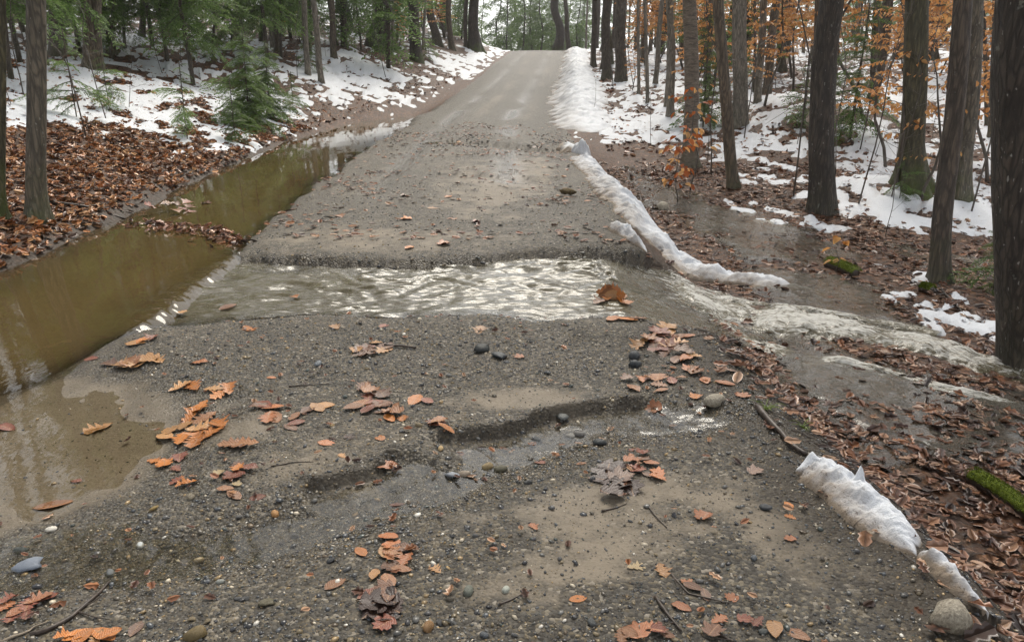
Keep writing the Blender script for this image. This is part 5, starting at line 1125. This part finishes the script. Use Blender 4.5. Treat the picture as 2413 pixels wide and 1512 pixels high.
def raft_dens(x, y):
    cx_, cy_ = W(440, 545, ZW); d = seg_dist(x, y, [W(330, 530, ZW), W(430, 540, ZW), W(500, 548, ZW), W(545, 572, ZW)])[0]
    return np.exp(-(d / .13) ** 2) + .5 * np.exp(-(((x - cx_) / .30) ** 2 + ((y - cy_) / .14) ** 2))
rf = litter('leaf_raft', 2600, (-4.2, -2.3), (6.4, 9.2), raft_dens, 'raft of brown leaves and bark caught against the branch in the ditch water', 28, (.045, .10), .7)
co = np.empty(len(rf.data.vertices) * 3, np.float32); rf.data.vertices.foreach_get('co', co); co = co.reshape(-1, 3)
lf = co.reshape(-1, 17, 3); base_ = hfast(lf[:, 0, 0], lf[:, 0, 1]); lf[:, :, 2] += np.maximum(0, ZW + .002 - base_)[:, None]
rf.data.vertices.foreach_set('co', co.ravel()); rf.data.update()
# ------------------------------------------------------------------ gravel and pebbles
ico = None
def ico_sphere():
    t = (1 + 5 ** .5) / 2
    V = np.array([(-1, t, 0), (1, t, 0), (-1, -t, 0), (1, -t, 0), (0, -1, t), (0, 1, t), (0, -1, -t), (0, 1, -t), (t, 0, -1), (t, 0, 1), (-t, 0, -1), (-t, 0, 1)], float); V /= np.linalg.norm(V[0])
    F = np.array([(0, 11, 5), (0, 5, 1), (0, 1, 7), (0, 7, 10), (0, 10, 11), (1, 5, 9), (5, 11, 4), (11, 10, 2), (10, 7, 6), (7, 1, 8), (3, 9, 4), (3, 4, 2), (3, 2, 6), (3, 6, 8), (3, 8, 9), (4, 9, 5), (2, 4, 11), (6, 2, 10), (8, 6, 7), (9, 8, 1)])
    return V, F
IV, IF = ico_sphere()
PAL = 1.45 * np.array([(.050, .050, .050), (.030, .031, .034), (.085, .083, .078), (.060, .066, .072), (.11, .108, .10), (.14, .11, .065), (.24, .17, .085), (.070, .060, .045), (.38, .33, .25), (.045, .055, .050), (.10, .075, .048), (.52, .49, .43)])
PW = np.array([.15, .13, .14, .10, .11, .10, .06, .10, .035, .05, .07, .016]); PW /= PW.sum()
def gravel(name, n, xr, yr, dens_fn, size, label, seed, mat=None):
    rg = np.random.default_rng(seed); x = rg.uniform(*xr, n); y = rg.uniform(*yr, n) if yr[0] > 3 else 1.45 + (yr[1] - 1.45) * rg.random(n) ** 1.25
    k = rg.random(n) < dens_fn(x, y); x, y = x[k], y[k]; m_ = len(x); z = hfast(x, y)
    s = size[0] * (size[1] / size[0]) ** (rg.random(m_) ** 1.9) / 2
    ax = np.c_[rg.uniform(.8, 1.5, m_), rg.uniform(.7, 1.1, m_), rg.uniform(.40, .75, m_)]; a = rg.uniform(0, 6.28, m_)
    V = IV[None] * ax[:, None] * (1 + rg.normal(0, .10, (m_, 12, 1))); V[..., 2] *= 1; V *= s[:, None, None]
    ca, sa = np.cos(a)[:, None], np.sin(a)[:, None]; X, Y = V[..., 0] * ca - V[..., 1] * sa, V[..., 0] * sa + V[..., 1] * ca
    tl_ = rg.normal(0, .3, m_)[:, None]; Z = V[..., 2] + X * tl_
    V = np.stack([X + x[:, None], Y + y[:, None], Z + (z + s * rg.uniform(.0, .35, m_))[:, None]], -1).reshape(-1, 3)
    F = (IF[None] + (np.arange(m_) * 12)[:, None, None]).reshape(-1, 3)
    c = PAL[rg.choice(len(PAL), m_, p=PW)] * rg.uniform(.75, 1.3, (m_, 1))
    return obj(name, mesh_from(name, V, F, True, None, {'col': np.repeat(c, 12, 0)}), M_STONE_V, kind='stuff', label=label)
def road_dens(x, y, base=.5):
    on = sst(.25, -.05, x - prof('er', y)) * sst(-.1, .3, x - prof('el', y))
    sd = np.full(x.shape, .0)
    for (p_, rx, ry) in SILT_PATCH:
        cx_, cy_ = W(*p_); sd = np.maximum(sd, np.exp(-(((x - cx_) / rx) ** 2 + ((y - cy_) / ry) ** 2 + .9 * fbm(x, y, .25, 3, 103)).clip(0) ** 1.2))
    gd = np.zeros(x.shape)
    for (p_, rx, ry) in GRAV:
        cx_, cy_ = W(*p_); gd = np.maximum(gd, np.exp(-(((x - cx_) / rx) ** 2 + ((y - cy_) / ry) ** 2)))
    dr, _, _ = seg_dist(x, y, RILL); gd = np.maximum(gd, np.exp(-(dr / .2) ** 2))
    sl = sst(.0, -.25, poly_sd(x, y, SILT)) 
    n_ = .5 + .5 * sst(-.25, .3, fbm(x, y, .35, 4, 121))
    ch = ((y > itp(x, NEAR_BANK) - .02) & (y < itp(x, FAR_BANK) + .03))
    return np.clip((base * n_ * (1 - .74 * sd) + .75 * gd), 0, 1) * on * (.12 + .88 * sl) * (1 - .97 * ch)
gravel('gravel', 95000, (-2.3, 1.9), (1.45, 5.4), lambda x, y: road_dens(x, y, .66) * (np.abs(x) < .72 * y + .45), (.0040, .011), 'fine wet gravel strewn over the near road', 31)
gravel('gravel', 15000, (-2.3, 1.9), (1.45, 5.4), lambda x, y: road_dens(x, y, .42) * (np.abs(x) < .72 * y + .45), (.009, .026), 'coarse wet pebbles strewn over the near road', 32)
gravel('gravel', 9000, (-2.6, 1.4), (6.6, 11), lambda x, y: road_dens(x, y, .5), (.008, .028), 'loose gravel on the road surface beyond the stream', 33)
gravel('gravel', 4000, (-2.6, 1.6), (15, 20.5), lambda x, y: road_dens(x, y, .6) * sst(15.2, 16.5, y) * sst(-.1, .35, fbm(x, y * .5, 1.0, 3, 107)) * sst(20.5, 18, y), (.02, .06), 'coarse gravel along the small step far up the road', 34)
gravel('gravel', 5200, (-2.45, 1.25), (6.2, 7.2), lambda x, y: np.exp(-((y - itp(x, FAR_BANK) + .05) / .09) ** 2), (.008, .035), 'loose stones crumbled along the far bank of the stream', 35)
gravel('gravel', 5200, (-2.2, 1.2), (4.9, 5.5), lambda x, y: np.exp(-((y - itp(x, NEAR_BANK)) / .10) ** 2), (.006, .028), 'loose stones washed up along the near edge of the stream', 36)
gravel('gravel', 9000, (.8, 2.2), (2.0, 5.2), lambda x, y: np.exp(-((x - prof('er', y) - .1) / .28) ** 2) * .7, (.005, .024), 'stones and crumbs on the muddy shoulder', 38)
_stp = [np.array(q) for q in (STEP1, STEP2, STEP3)]
gravel('gravel', 14000, (-1.3, 1.2), (2.6, 4.6), lambda x, y: np.exp(-(np.minimum.reduce([seg_dist(x, y, q)[0] for q in _stp]) / .05) ** 2) * .9, (.005, .022), 'stones weathered out of the erosion steps', 37)
# pebbles one can point at
def stone_mesh(seed, sharp=.12, flat=.6):
    rg = np.random.default_rng(seed); V, F = IV, IF
    E = {}; V2 = list(V); F2 = []
    def mid(a, b):
        k = (min(a, b), max(a, b))
        if k not in E: p = V2[a] + V2[b]; V2.append(p / np.linalg.norm(p)); E[k] = len(V2) - 1
        return E[k]
    for a, b, c in F: ab, bc, ca = mid(a, b), mid(b, c), mid(c, a); F2 += [(a, ab, ca), (b, bc, ab), (c, ca, bc), (ab, bc, ca)]
    V2 = np.array(V2); V2 = V2 * (1 + sharp * fbm(V2[:, 0] * 1.3 + seed, V2[:, 1] * 1.3 + V2[:, 2] * 1.1, 1, 2, seed))[:, None]
    V2 *= [1, rg.uniform(.62, .9), flat * rg.uniform(.8, 1.1)]
    return mesh_from('pebble', V2 * .5, np.array(F2), True)
SM = [stone_mesh(700 + k, .35 + .2 * (k % 2), (.55, .7, .4)[k % 3]) for k in range(6)]
def mat_stone():
    m = NT('wet_pebble'); oi = m.n('ObjectInfo'); n = m.noise(40, 5, m.map(), .6); c = m.mix(m.ramp(n, [(.35, (0, 0, 0)), (.75, (.6, .6, .6))]), oi.outputs['Color'], m.mix(.6, oi.outputs['Color'], (.02, .02, .02)))
    m.pbr(c, .42, m.bump(n, .5, .005), spec=.35); return m.m
M_PEB = mat_stone()
PEB = [(1135, 828, 42, (.030, .034, .032), 'largest dark round pebble on the gravel below the stream'), (1176, 843, 40, (.040, .048, .052), 'blue-black angular pebble right of the largest dark pebble'), (748, 860, 24, (.16, .18, .20), 'pale bluish flat pebble on gravel left of the leaf bunch'), (122, 1248, 28, (.72, .68, .60), 'white egg-shaped pebble at the far left of the near road'), (68, 1340, 64, (.20, .23, .28), 'blue-grey slab of slate in the wet lower left gravel'), (463, 1498, 46, (.17, .125, .055), 'olive-brown round stone cut by the bottom edge'), (630, 1423, 36, (.12, .105, .065), 'olive pebble half sunk in silt above the bottom edge'), (1325, 986, 42, (.11, .115, .11), 'smooth grey pebble in the rill under the erosion step'), (1412, 1046, 36, (.045, .050, .052), 'dark oval pebble on the near edge of the rill'), (1343, 1030, 30, (.22, .21, .19), 'pale rounded pebble in the trickle, left of two'), (1366, 1026, 28, (.14, .13, .12), 'grey rounded pebble in the trickle, right of two'), (1266, 1040, 28, (.06, .065, .07), 'dark pebble standing in the trickle'), (1494, 842, 34, (.045, .05, .055), 'dark wet stone at the shoulder below the leaf heap, upper of two'), (1496, 862, 30, (.035, .04, .045), 'dark wet stone at the shoulder below the leaf heap, lower of two'), (1178, 1108, 36, (.10, .09, .055), 'olive stone on the pebbly rill floor'), (1150, 1102, 26, (.26, .19, .09), 'amber pebble beside the olive stone in the rill'), (1095, 1120, 32, (.30, .24, .18), 'cream-brown pebble in the rill'), (1065, 1122, 34, (.28, .30, .33), 'light bluish stone left of the cream-brown pebble in the rill'), (1104, 1396, 32, (.15, .16, .13), 'grey-green pebble in the lower middle gravel'), (1192, 1392, 24, (.42, .44, .38), 'pale greenish white pebble in the lower middle gravel'), (1010, 1478, 30, (.24, .135, .055), 'amber triangular pebble near the bottom centre'), (1000, 1475, 18, (.3, .22, .12), 'small yellow pebble next to the amber triangular one'), (1803, 1198, 34, (.05, .055, .06), 'dark oblong pebble on the mud left of the snow remnant'), (862, 1432, 24, (.09, .10, .095), 'grey-green pebble left of the dark leaf heap'), (1800, 1490, 26, (.08, .085, .08), 'grey stone in the muddy gravel at the bottom'), (260, 1352, 30, (.14, .15, .15), 'grey pebble right of the slate slab'), (50, 1300, 34, (.035, .045, .04), 'dark green pebble above the slate slab'), (330, 1288, 24, (.55, .58, .58), 'small whitish pebble in the trickle at the left'), (470, 1322, 26, (.45, .36, .22), 'buff pebble on the near side of the trickle'), (520, 1372, 22, (.30, .31, .28), 'pale grey pebble below the trickle'), (1245, 1138, 22, (.06, .06, .06), 'black pebble on the silt just below the rill'), (648, 1212, 22, (.42, .22, .08), 'orange-brown pebble below the upright pointed leaf'), (450, 1172, 26, (.19, .16, .11), 'buff pebble with dark bits at the foot of the orange pile'), (362, 1200, 24, (.26, .18, .06), 'yellow-brown pebble left of the buff pebble'), (1395, 1470, 30, (.07, .075, .075), 'dark pebble close to the bottom under the ribbed leaf'), (1290, 880, 22, (.06, .065, .07), 'slate pebble in the right part of the stream-side gravel')]
rp = random.Random(9)
for px, py, sz, c_, lab in PEB:
    x, y, z = GH(px, py); D = depth_of(x, y, z); s = sz * D / FPX
    obj('pebble', SM[rp.randrange(6)], M_PEB, None, (x, y, z + s * .13), (rp.uniform(-.25, .25), rp.uniform(-.25, .25), rp.uniform(0, 6.28)), s, lab, 'pebble', 'pebbles on the near road', None, c_)
for i_ in range(70):
    y = 1.7 + 3.6 * rp.random() ** 1.2; x = rp.uniform(-1.3, 1.2) * (.45 + .16 * y)
    if float(road_dens(np.array([x]), np.array([y]), .6)[0]) < .3: continue
    z, n_ = grnd(x, y); s = rp.uniform(.016, .032); q = PAL[rng.choice(len(PAL), p=PW)] * rp.uniform(.8, 1.4)
    obj('pebble', SM[rp.randrange(6)], M_PEB, None, (x, y, z + s * .12), (rp.uniform(-.3, .3), rp.uniform(-.3, .3), rp.uniform(0, 6.28)), s, *(lambda L_: (L_, 'pebble', L_))('small pebble in the gravel ' + ('close to the stream' if y > 4.2 else 'by the big orange leaf pile' if y > 3 and x < -.3 else 'around the erosion step' if y > 3 and x < .5 else 'near the rill head' if y > 3 else 'around the slate slab and trickle' if x < -.6 else 'about the dark wet leaf heap' if x < .1 else 'on the silt about the ribbed leaf' if x < .6 else 'by the muddy shoulder')), None, tuple(q))
# stones and lumps
def lump(name, px, py, size, mat, label, cat, seed, sc=(1, 1, 1), lift=.2, rz=0, sub=.4):
    x, y, z = GH(px, py); D = depth_of(x, y, z); s = size * D / FPX
    me = stone_mesh(seed, sub, .8); return obj(name, me, mat, None, (x, y, z + s * lift), (0, 0, rz), (s * sc[0], s * sc[1], s * sc[2]), label, cat)
M_PALE = mat_flat('muddy_pale_stone', (.16, .13, .095), (.42, .38, .30), 14, .6, .01)
M_CLOD = mat_flat('turf_clod', (.045, .030, .016), (.19, .135, .055), 30, .8, .02)
lump('stone', 1680, 955, 58, M_PALE, 'pale tan stone lying on the dark shoulder above the rill', 'stone', 801, (1, .8, .7), .2, .5)
lump('stone', 2240, 1470, 96, M_PALE, 'dirt-streaked whitish stone at the bottom of the muddy shoulder', 'stone', 802, (1, .9, 1.15), .22, .3)
lump('turf_clod', 1336, 462, 34, M_CLOD, 'dark clod of turf lying on the road in front of the low snow bank', 'clod', 803, (1, .8, .75), .25, 0, .9)
lump('stone', 1560, 500 - 5, 30, M_PALE, 'small muddy stone between the snow bank and the road', 'stone', 804)

# ------------------------------------------------------------------ sticks, roots, grass, moss
def stick(name, pts, r, label, cat='stick', mat=M_TWIG, side=3, lift=0.0, group=None, air=None, seed=0):
    P3 = []
    for p in pts:
        x, y, z = GH(p[0], p[1]); z, _ = grnd(x, y); P3.append((x, y, max(z, ZW - .02 if x < -2.3 else z) + r * .6 + lift + (p[2] if len(p) > 2 else 0)))
    P3 = np.array(P3); tt = np.linspace(0, len(P3) - 1, max(8, len(P3) * 5)); Q = np.c_[[np.interp(tt, np.arange(len(P3)), P3[:, q]) for q in range(3)]].T
    Q += np.c_[vnoise(tt * 2, tt * 0, seed), vnoise(tt * 2, tt * 0 + 3, seed), .4 * np.abs(vnoise(tt * 2, tt * 0 + 6, seed))] * min(r * 1.2, .012)
    b = MB(); b.tube(Q, np.linspace(r, r * .45, len(Q)) * (1 + .15 * vnoise(tt * 6, tt * 0 + 2, seed)), 8, True)
    rg = np.random.default_rng(seed + 5)
    for k in range(side):
        o = Q[rg.integers(2, len(Q) - 2)]; d = (Q[-1] - Q[0]); d = d / np.linalg.norm(d) + rg.normal(0, .6, 3) * [1, 1, .3]; d[2] = abs(d[2]) * .4
        l = rg.uniform(.06, .2) * min(1, r * 80); b.tube(np.array([o, o + d * l * .5, o + d * l + [0, 0, .01]]), [r * .4, r * .3, r * .15], 4, False)
    return obj(name, b.mesh(name), mat, label=label, cat=cat, group=group)
STK = [([(905, 818), (985, 820)], .011, 'short dark stick poking out of the leaf bunch below the stream', 0), ([(70, 1505), (160, 1465), (230, 1410), (262, 1375)], .008, 'long thin dark branch lying in the bottom left gravel', 2), ([(0, 1512), (60, 1490), (110, 1465)], .005, 'thin pale twig at the bottom left corner', 0), ([(680, 912), (730, 908), (782, 905)], .004, 'thin curved twig on the gravel below the leaf bunch', 0), ([(640, 1100), (690, 1090), (740, 1088)], .003, 'hair-thin twig on the lip of the lower erosion step', 0), ([(1180, 1425), (1235, 1398)], .004, 'small straight twig right of the pointed oak leaf', 0), ([(1420, 1205), (1475, 1187)], .004, 'reddish twig on the smooth silt', 0), ([(1522, 1190), (1570, 1245)], .004, 'dark twig slanting down right of the smooth silt', 0), ([(1545, 1405), (1600, 1485)], .006, 'dark twig slanting beside the big salmon leaf', 1), ([(1560, 1330), (1620, 1400), (1720, 1420)], .004, 'long thin curved twig among the lower right leaves', 2),
       ([(1785, 965), (1822, 1005), (1862, 1045), (1892, 1072)], .018, 'thick black wet branch sticking out of the embankment above the snow remnant', 0), ([(110, 478), (200, 490), (300, 520)], .022, 'dark rotten branch lying on the leafy bank at the water edge', 2), ([(300, 520), (400, 528), (440, 505), (480, 492)], .010, 'bare branch lying across the ditch water by the debris', 3), ([(360, 490), (380, 505), (430, 500), (480, 488)], .008, 'pale bare twig raised above the ditch water', 3), ([(2195, 655), (2230, 700), (2280, 750)], .016, 'dark branch leaning from the mossy-footed trunk into the snow', 3), ([(2095, 700), (2150, 735), (2170, 745)], .010, 'brown stick lying slantwise above the torrent', 0), ([(1770, 690), (1820, 710), (1850, 715)], .007, 'thin branch caught in the leaf raft beside the torrent', 2), ([(2010, 925), (2060, 985), (2080, 1010)], .007, 'dark twig lying in the broad shallow water', 1), ([(1760, 790), (1800, 830), (1850, 860)], .014, 'dark root running down the embankment into the torrent', 2), ([(2130, 430), (2010, 500)], .010, 'fallen limb on the snow in front of the olive trunk', 2), ([(1860, 1180), (1920, 1190)], .003, 'fine rootlet hanging over the mud left of the snow remnant', 1), ([(1690, 1490), (1730, 1512)], .005, 'short twig at the bottom near the muddy gravel', 1), ([(1500, 420), (1580, 425), (1660, 440)], .012, 'thin log lying behind the low snow bank', 1), ([(230, 300), (350, 285), (430, 300)], .012, 'arched fallen twig over the snow edge on the left bank', 2)]
for k_, (pts, r, lab, sd_) in enumerate(STK): stick('stick', pts, r, lab, side=sd_, group='sticks lying about', seed=k_, mat=M_TWIG_P if 'pale' in lab else M_TWIG)
# rootlets and sodden stems on the embankment face
b = MB(); rg = np.random.default_rng(77)
for k in range(420):
    y = rg.uniform(2.2, 5.4); x = float(prof('er', y)) + rg.uniform(-.12, .55); z, n_ = grnd(x, y); a = rg.uniform(-1.4, .6); l = rg.uniform(.04, .16)
    d = np.array([math.cos(a), math.sin(a), 0]); p = [np.array([x, y, z + .004])]
    for q in range(3):
        e = p[-1] + d * l / 3 + rg.normal(0, .008, 3); e[2] = hz(e[0], e[1]) + .004 + .006 * rg.random(); p.append(e)
    b.tube(np.array(p), [.0022, .002, .0016, .001], 4, False)
obj('rootlets', b.mesh('rootlets'), M_TWIG, kind='stuff', label='tangle of dark rootlets on the muddy embankment')
M_GRASS = mat_flat('grass_blade', (.09, .14, .02), (.20, .26, .05), 10, .6, .001)
for k_, (px, py, lab) in enumerate([(1805, 965, 'small tuft of green grass on the embankment above the black branch'), (1895, 1010, 'tiny grass sprig beside the black branch')]):
    x, y, z = GH(px, py); b = MB(); rg = np.random.default_rng(k_)
    for q in range(16 - 8 * k_):
        a = rg.uniform(0, 6.28); l = rg.uniform(.05, .11); d = np.array([math.cos(a), math.sin(a), 0]); t = np.linspace(0, 1, 5)[:, None]
        pts = rg.normal(0, .008, 3) * [1, 1, 0] + d * t * l * .8 + np.array([0, 0, 1.]) * (t - .8 * t * t) * l; b.tube(pts, [.0022, .002, .0017, .0012, .0004], 3, False)
    obj('grass_tuft', b.mesh('grass_tuft'), M_GRASS, None, (x, y, z), None, None, lab, 'grass')
def mossy_log(pts, r, label, k_):
    P3 = []
    for px, py in pts:
        x, y, z = GH(px, py); P3.append((x, y, z + r * .55))
    P3 = np.array(P3); tt = np.linspace(0, 1, 26); n0 = np.linspace(0, 1, len(P3)); Q = np.c_[[np.interp(tt, n0, P3[:, q]) for q in range(3)]].T
    t = thing('mossy_log', tuple(P3[0]), label, 'log', None); b = MB(); b.tube(Q - P3[0], r * .86 * (1 - .25 * tt), 14, True); obj('wood', b.mesh('wood'), M_TWIG, t)
    V, F = [], []; rg = np.random.default_rng(k_); b2 = MB()
    tan = np.gradient(Q, axis=0); tan /= np.linalg.norm(tan, axis=1)[:, None]; sdv = np.cross(tan, [0, 0, 1.]); sdv /= np.linalg.norm(sdv, axis=1)[:, None]; upv = np.cross(sdv, tan)
    th = np.linspace(-1.35, 1.35, 20); T_, TH = np.meshgrid(np.arange(26), th, indexing='ij')
    rr = r * (1 - .25 * tt[T_]) * (1.02 + .13 * fbm(T_ * .35, TH * 2, 1, 3, k_)) * np.where((np.abs(TH) > 1.3) | (T_ == 0) | (T_ == 25), .8, 1)
    V = Q[T_] + (sdv[T_] * np.sin(TH)[..., None] + upv[T_] * np.cos(TH)[..., None]) * rr[..., None] - P3[0]
    i = (np.arange(25)[:, None] * 20 + np.arange(19)[None]).ravel(); obj('moss', mesh_from('moss', V.reshape(-1, 3), np.stack([i, i + 1, i + 21, i + 20], -1), True), M_MOSS, t)
    # fuzz
    m_ = 1800; ti = rg.integers(0, 26, m_); a = rg.uniform(-1.3, 1.3, m_); p = Q[ti] + tan[ti] * rg.uniform(-.5, .5, m_)[:, None] * np.linalg.norm(Q[-1] - Q[0]) / 25; nn = sdv[ti] * np.sin(a)[:, None] + upv[ti] * np.cos(a)[:, None]
    p = p + nn * (r * .98) - P3[0]; d = nn + rg.normal(0, .5, (m_, 3)); d /= np.linalg.norm(d, axis=1)[:, None]; q = rhombs(p, d, rg.uniform(.008, .018, m_), np.full(m_, .0022), rg.normal(0, 1, (m_, 3)))
    obj('moss_fuzz', mesh_from('moss_fuzz', q.reshape(-1, 3), np.arange(m_ * 4).reshape(-1, 4), False), M_MOSS, t)
mossy_log([(2290, 1135), (2350, 1170), (2413, 1215), (2480, 1270)], .055, 'bright green mossy log at the right frame edge in the brown leaves', 1)
mossy_log([(1952, 628), (1985, 640), (2015, 655)], .075, 'short yellow-green mossy log beyond the torrent', 2)
mossy_log([(2170, 685), (2195, 692)], .06, 'stubby moss cushion on a root beside the leaning dark trunk', 3)
# ------------------------------------------------------------------ damp air
HZ = NT('damp_air'); pv = HZ.n('VolumePrincipled'); pv.inputs['Color'].default_value = (.93, .95, .97, 1); pv.inputs['Density'].default_value = .0006; pv.inputs['Anisotropy'].default_value = .2
HZ.t.links.new(pv.outputs[0], HZ.out.inputs['Volume'])
hv = np.array([(x, y, z) for x in (-420, 420) for y in (-420, 420) for z in (-6.5, 24)], float)
obj('haze', mesh_from('haze', hv, np.array([(0, 1, 3, 2), (4, 6, 7, 5), (0, 4, 5, 1), (2, 3, 7, 6), (0, 2, 6, 4), (1, 5, 7, 3)]), False), HZ.m, kind='stuff', label='thin damp haze hanging in the woods')
